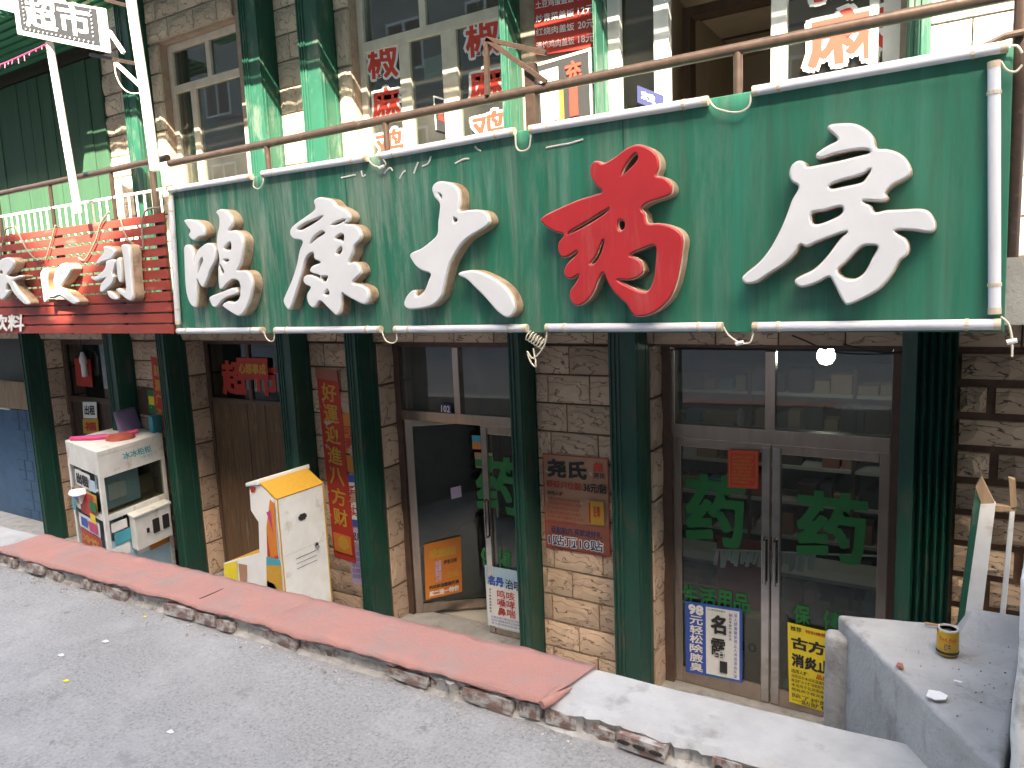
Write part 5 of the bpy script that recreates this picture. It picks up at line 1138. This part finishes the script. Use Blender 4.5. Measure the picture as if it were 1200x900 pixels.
# ------------------------------------------------------------------ concrete block at the right with the can
zk = -1.28
A_, B_, C_, D_, E_ = UZ(981, 719, zk), UZ(1112, 731, zk), UZ(1200, 742, zk), UZ(1175, 905, zk), UZ(1156, 890, zk)
def rough_block(name, poly, z0, z1, mat, amp=.004, bev=.016, cuts=6, label=None, cat=None, slope=None):
    mb = MB(); mb.prism([Vector((p.x, p.y, z1)) for p in poly], (0, 0, z0-z1))
    me = bpy.data.meshes.new(name); me.from_pydata(mb.v, [], mb.f); bm = bmesh.new(); bm.from_mesh(me)
    bmesh.ops.recalc_face_normals(bm, faces=bm.faces)
    bmesh.ops.bevel(bm, geom=bm.edges[:], offset=bev, segments=3, affect='EDGES', profile=.5)
    bmesh.ops.triangulate(bm, faces=[f for f in bm.faces if len(f.verts) > 4])
    for _ in range(cuts):
        long = [e for e in bm.edges if e.calc_length() > .05]
        if not long: break
        bmesh.ops.subdivide_edges(bm, edges=long, cuts=1)
        bmesh.ops.triangulate(bm, faces=[f for f in bm.faces if len(f.verts) > 4])
    for v in bm.verts: v.co += noise.noise_vector(v.co*4)*amp + noise.noise_vector(v.co*17)*amp*.4
    bm.to_mesh(me); bm.free(); o = link(name, me, None, M[mat])
    for p in me.polygons: p.use_smooth = True
    try: me.set_sharp_from_angle(angle=R(32))
    except Exception: pass
    return tag(o, label, cat)
rough_block('concrete_block', [A_, B_, C_, D_, E_], ZF-.1, zk, 'concrete', label='grey concrete block beside the steps, a yellow can on top', cat='concrete block')
hA = UZ(970, 752, -1.39); 
rough_block('plaster_hump', [Vector((U(966, 790, 2.76).x, 2.76, 0)), Vector((U(966, 790, 2.76).x-.008, 2.83, 0)), Vector((A_.x+.03, 2.84, 0)), Vector((A_.x+.055, 2.765, 0))], ZF-.1, -1.338, 'concrete', bev=.018, label='low rounded plaster hump at the left face of the concrete block', cat='concrete block')
q0, q1 = UZ(1116, 750, zk), UZ(1192, 768, zk); t0, t1 = U(1137, 716, q0.y+.10), U(1194, 724, q0.y+.10)
mb = MB(); mb.hexa([q0-Vector((0,0,.03)), q1-Vector((-.1,0,.03)), Vector((q1.x+.1, q0.y+.16, zk-.03)), Vector((q0.x, q0.y+.16, zk-.03)), t0, t1+Vector((.1,0,0)), Vector((t1.x+.1, q0.y+.16, t0.z-.01)), Vector((t0.x, q0.y+.16, t0.z-.01))])
tag(mb.build('concrete_step', M['concrete'], bevel=.02, smooth=True), 'low sloping grey concrete step behind the yellow can', 'concrete block')
# whitewashed wall at the right edge
w0 = UZ(1160, 888, zk); w1 = UZ(1189, 745, zk); wt = U(1195, 490, 3.9)
rough_block('garden_wall', [Vector((w0.x+.032, 1.9, 0)), Vector((w1.x+.04, w1.y, 0)), Vector((wt.x+.09, 3.9, 0)), Vector((1.2, 3.9, 0)), Vector((1.2, 1.9, 0))], ZF-.1, wt.z, 'white_wall', amp=.010, label='whitewashed rough stone wall along the right edge', cat='wall')
can = UZ(1110, 766, zk+.004)
cn = empty('drink_can', can, 'gold drink can with red lettering standing on the concrete block', 'can')
rr = .0325; mb = MB(); mb.lathe(can, [(.026,0),(.030,.004),(rr,.010),(rr,.078),(.031,.083),(.029,.087)], 24); mb.build('can_body', simple('can_gold', (.62,.40,.05), (.50,.30,.035), .28, 20, metal=.75), cn, smooth=True)
mb = MB(); mb.lathe(can, [(.0335,.010),(.0335,.018)], 24); mb.build('base_band', M['black'], cn); mb = MB(); mb.lathe(can+Vector((0,0,.086)), [(.0295,0),(.0295,.006),(.026,.006),(.025,.001)], 24); mb.build('rim', simple('can_lid_tin', (.62,.62,.60), (.52,.52,.50), .45, 8, metal=.25), cn, smooth=True)
tocam = Vector((-can.x, -can.y, 0)).normalized(); sd = Vector((-tocam.y, tocam.x, 0))
def can_text(body, w, z0, z1, mat):
    vs_, fs = glyphs(body, .012); mb = MB(); vv = []
    for x, y in vs_:
        an = (x-.5)*w; vv.append(can + tocam*math.cos(an)*(rr+.0008) + sd*math.sin(an)*(rr+.0008) + Vector((0,0,z0+(z1-z0)*y)))
    mb.add(vv, fs); mb.build('lettering', mat, cn, fix=False)
can_text('Red Bull', 1.5, .056, .069, M['print_red_bright']); can_text('红牛', .62, .024, .048, M['print_navy'])
mb = MB(); q = can+Vector((0,0,.088)); mb.lathe(q, [(.009,0),(.009,.0015)], 10); 
for v in mb.v: v.x += tocam.x*.012; v.y += tocam.y*.012
mb.build('opening', M['black'], cn)
# litter on the block and street
def chip(name, px, z, pts, mat, label, cat='litter', th=.003):
    o = UZ(px[0], px[1], z); mb = MB(); mb.prism([o+Vector((a, b, 0)) for a, b in pts], (0, 0, th)); tag(mb.build(name, M[mat]), label, cat)
chip('paper_scrap', (1097, 815), zk+.012, [(-.025,-.02),(0,-.03),(.025,-.015),(.03,.01),(.01,.025),(-.02,.02)], 'print_white', 'white paper scrap on the front of the concrete block')
chip('wrapper', (1055, 780), zk+.012, [(-.012,-.01),(.012,-.018),(.006,.012),(-.008,.014)], 'print_pink', 'small pinkish wrapper scrap near the edge of the concrete block')
chip('cigarette_end', (1092, 733), zk+.012, [(-.022,-.004),(.022,-.001),(.022,.007),(-.022,.004)], 'print_tan', 'brown cigarette end behind the can', th=.007)
chip('paper_scrap', (1122, 799), zk+.012, [(-.01,-.003),(.012,-.003),(.012,.003),(-.01,.004)], 'print_white', 'tiny white scrap in front of the can')
chip('paper_scrap', (188, 678), zg(-4.6)+KERB+.016, [(-.018,-.012),(.018,-.01),(.016,.014),(-.018,.01)], 'print_yellow', 'small yellow scrap on the red carpet')
for k, (a, b, mt, lab) in enumerate(((170, 723, 'print_yellow', 'yellow leaf scrap on the street near the kerb'), (72, 768, 'print_white', 'pale flake on the street at the left'), (78, 798, 'print_yellow', 'tiny yellow crumb low on the left street'), (200, 858, 'print_white', 'white crumb in the lower left street'), (124, 752, 'print_white', 'white speck on the street below the carpet seam'))):
    o = UZ(a, b, zg(-3)-.02); z = zg(o.x)+.004; o = UZ(a, b, z); s_ = random.uniform(.006, .012)
    chip('paper_scrap', (a, b), z, [(-s_*1.5, -s_), (s_, -s_*.8), (s_*1.4, s_*.6), (-s_, s_)], mt, lab)
rg = random.Random(11); gb = MB()
for k in range(110):
    t = rg.random()**.5; x = A_.x + .10 + (C_.x - A_.x - .06)*t; y = rg.uniform(2.25, 2.88); 
    if x < A_.x + (2.83 - y)*.64 + .04 or x > .17: continue
    r = rg.choice([.001, .0015, .002, .0028])*rg.uniform(.7, 1.3); z = zk + .002; b = len(gb.v)
    gb.v += [Vector((x + rg.uniform(.6,1.4)*r*math.cos(q*1.257), y + rg.uniform(.6,1.4)*r*math.sin(q*1.257), z)) for q in range(5)] + [Vector((x, y, z + r))]
    gb.f += [(b+q, b+(q+1) % 5, b+5) for q in range(5)]
tag(gb.build('grit', M['hole']), 'dark crumbs scattered on top of the concrete block', 'grit', kind='stuff')
# wooden frame leaning in the corner behind the block
wf = empty('wooden_frame', U(1150, 720, 4.3), 'old white and green wooden frame leaning in the corner behind the can', 'wooden frame')
YF = 4.3
for pts, mt, nm_ in (([(1149,590),(1167,590),(1129,900),(1106,900)], 'white_dirty', 'wide_board'), ([(1184,594),(1190,594),(1162,900),(1155,900)], 'white_dirty', 'narrow_board'), ([(1143,574),(1149,590),(1106,900),(1099,900)], 'column_up', 'green_edge'), ([(1166,592),(1190,594),(1190,600),(1166,600)], 'wood', 'cross_bar'), ([(1143,572),(1150,558),(1166,590),(1150,591)], 'wood', 'top_piece'), ([(1182,560),(1190,562),(1192,594),(1184,594)], 'wood', 'top_piece')):
    w3 = [U(a, b, YF) for a, b in pts]; mb = MB(); mb.prism(w3, (0, .04, 0)); mb.build(nm_, M[mt], wf, bevel=.003)

# ------------------------------------------------------------------ the building across the street, which shades the lane
ob = empty('opposite_building', (0, -8.0, -1.6), 'tall cream building across the street behind the viewer', 'building')
def top_at(x, z=SGT): return z + (YS+8.0)*PROFILE
H = top_at(0) + 0.03; sh0 = (YS+8.0)*math.tan(R(SUN_AZ))
def ntch(px): return U(px, 300, YS).x + sh0
prof = [(-60, -3), (60, -3), (60, H), (ntch(205), H), (ntch(150), H-.25), (ntch(110), H-.55), (ntch(66), H-1.15), (ntch(52), H-1.1), (ntch(56), H-.5), (ntch(20), H-.12), (ntch(-60), H), (-60, H)]  # roofline notch added and shaped to drop a sun patch on the red slats
mb = MB(); mb.prism([Vector((a, -8.0, b)) for a, b in prof], (0, -.35, 0)); mb.build('front_wall', M['cream_build'], ob)
for zz in (0.2, 3.4, 6.6, 9.8, 12.6):
    for k in range(-8, 8):
        xx = k*3.0; mb = MB(); mb.box(xx-.7, xx+.7, -7.99, -7.96, zz, zz+1.5); wdw = mb.build('window', M['pvc_white'], ob)
        for s_ in (-1, 1): mb = MB(); mb.box(xx+s_*.34-.29, xx+s_*.34+.29, -7.958, -7.95, zz+.08, zz+1.42); mb.build('pane', M['alu_dark'], wdw)
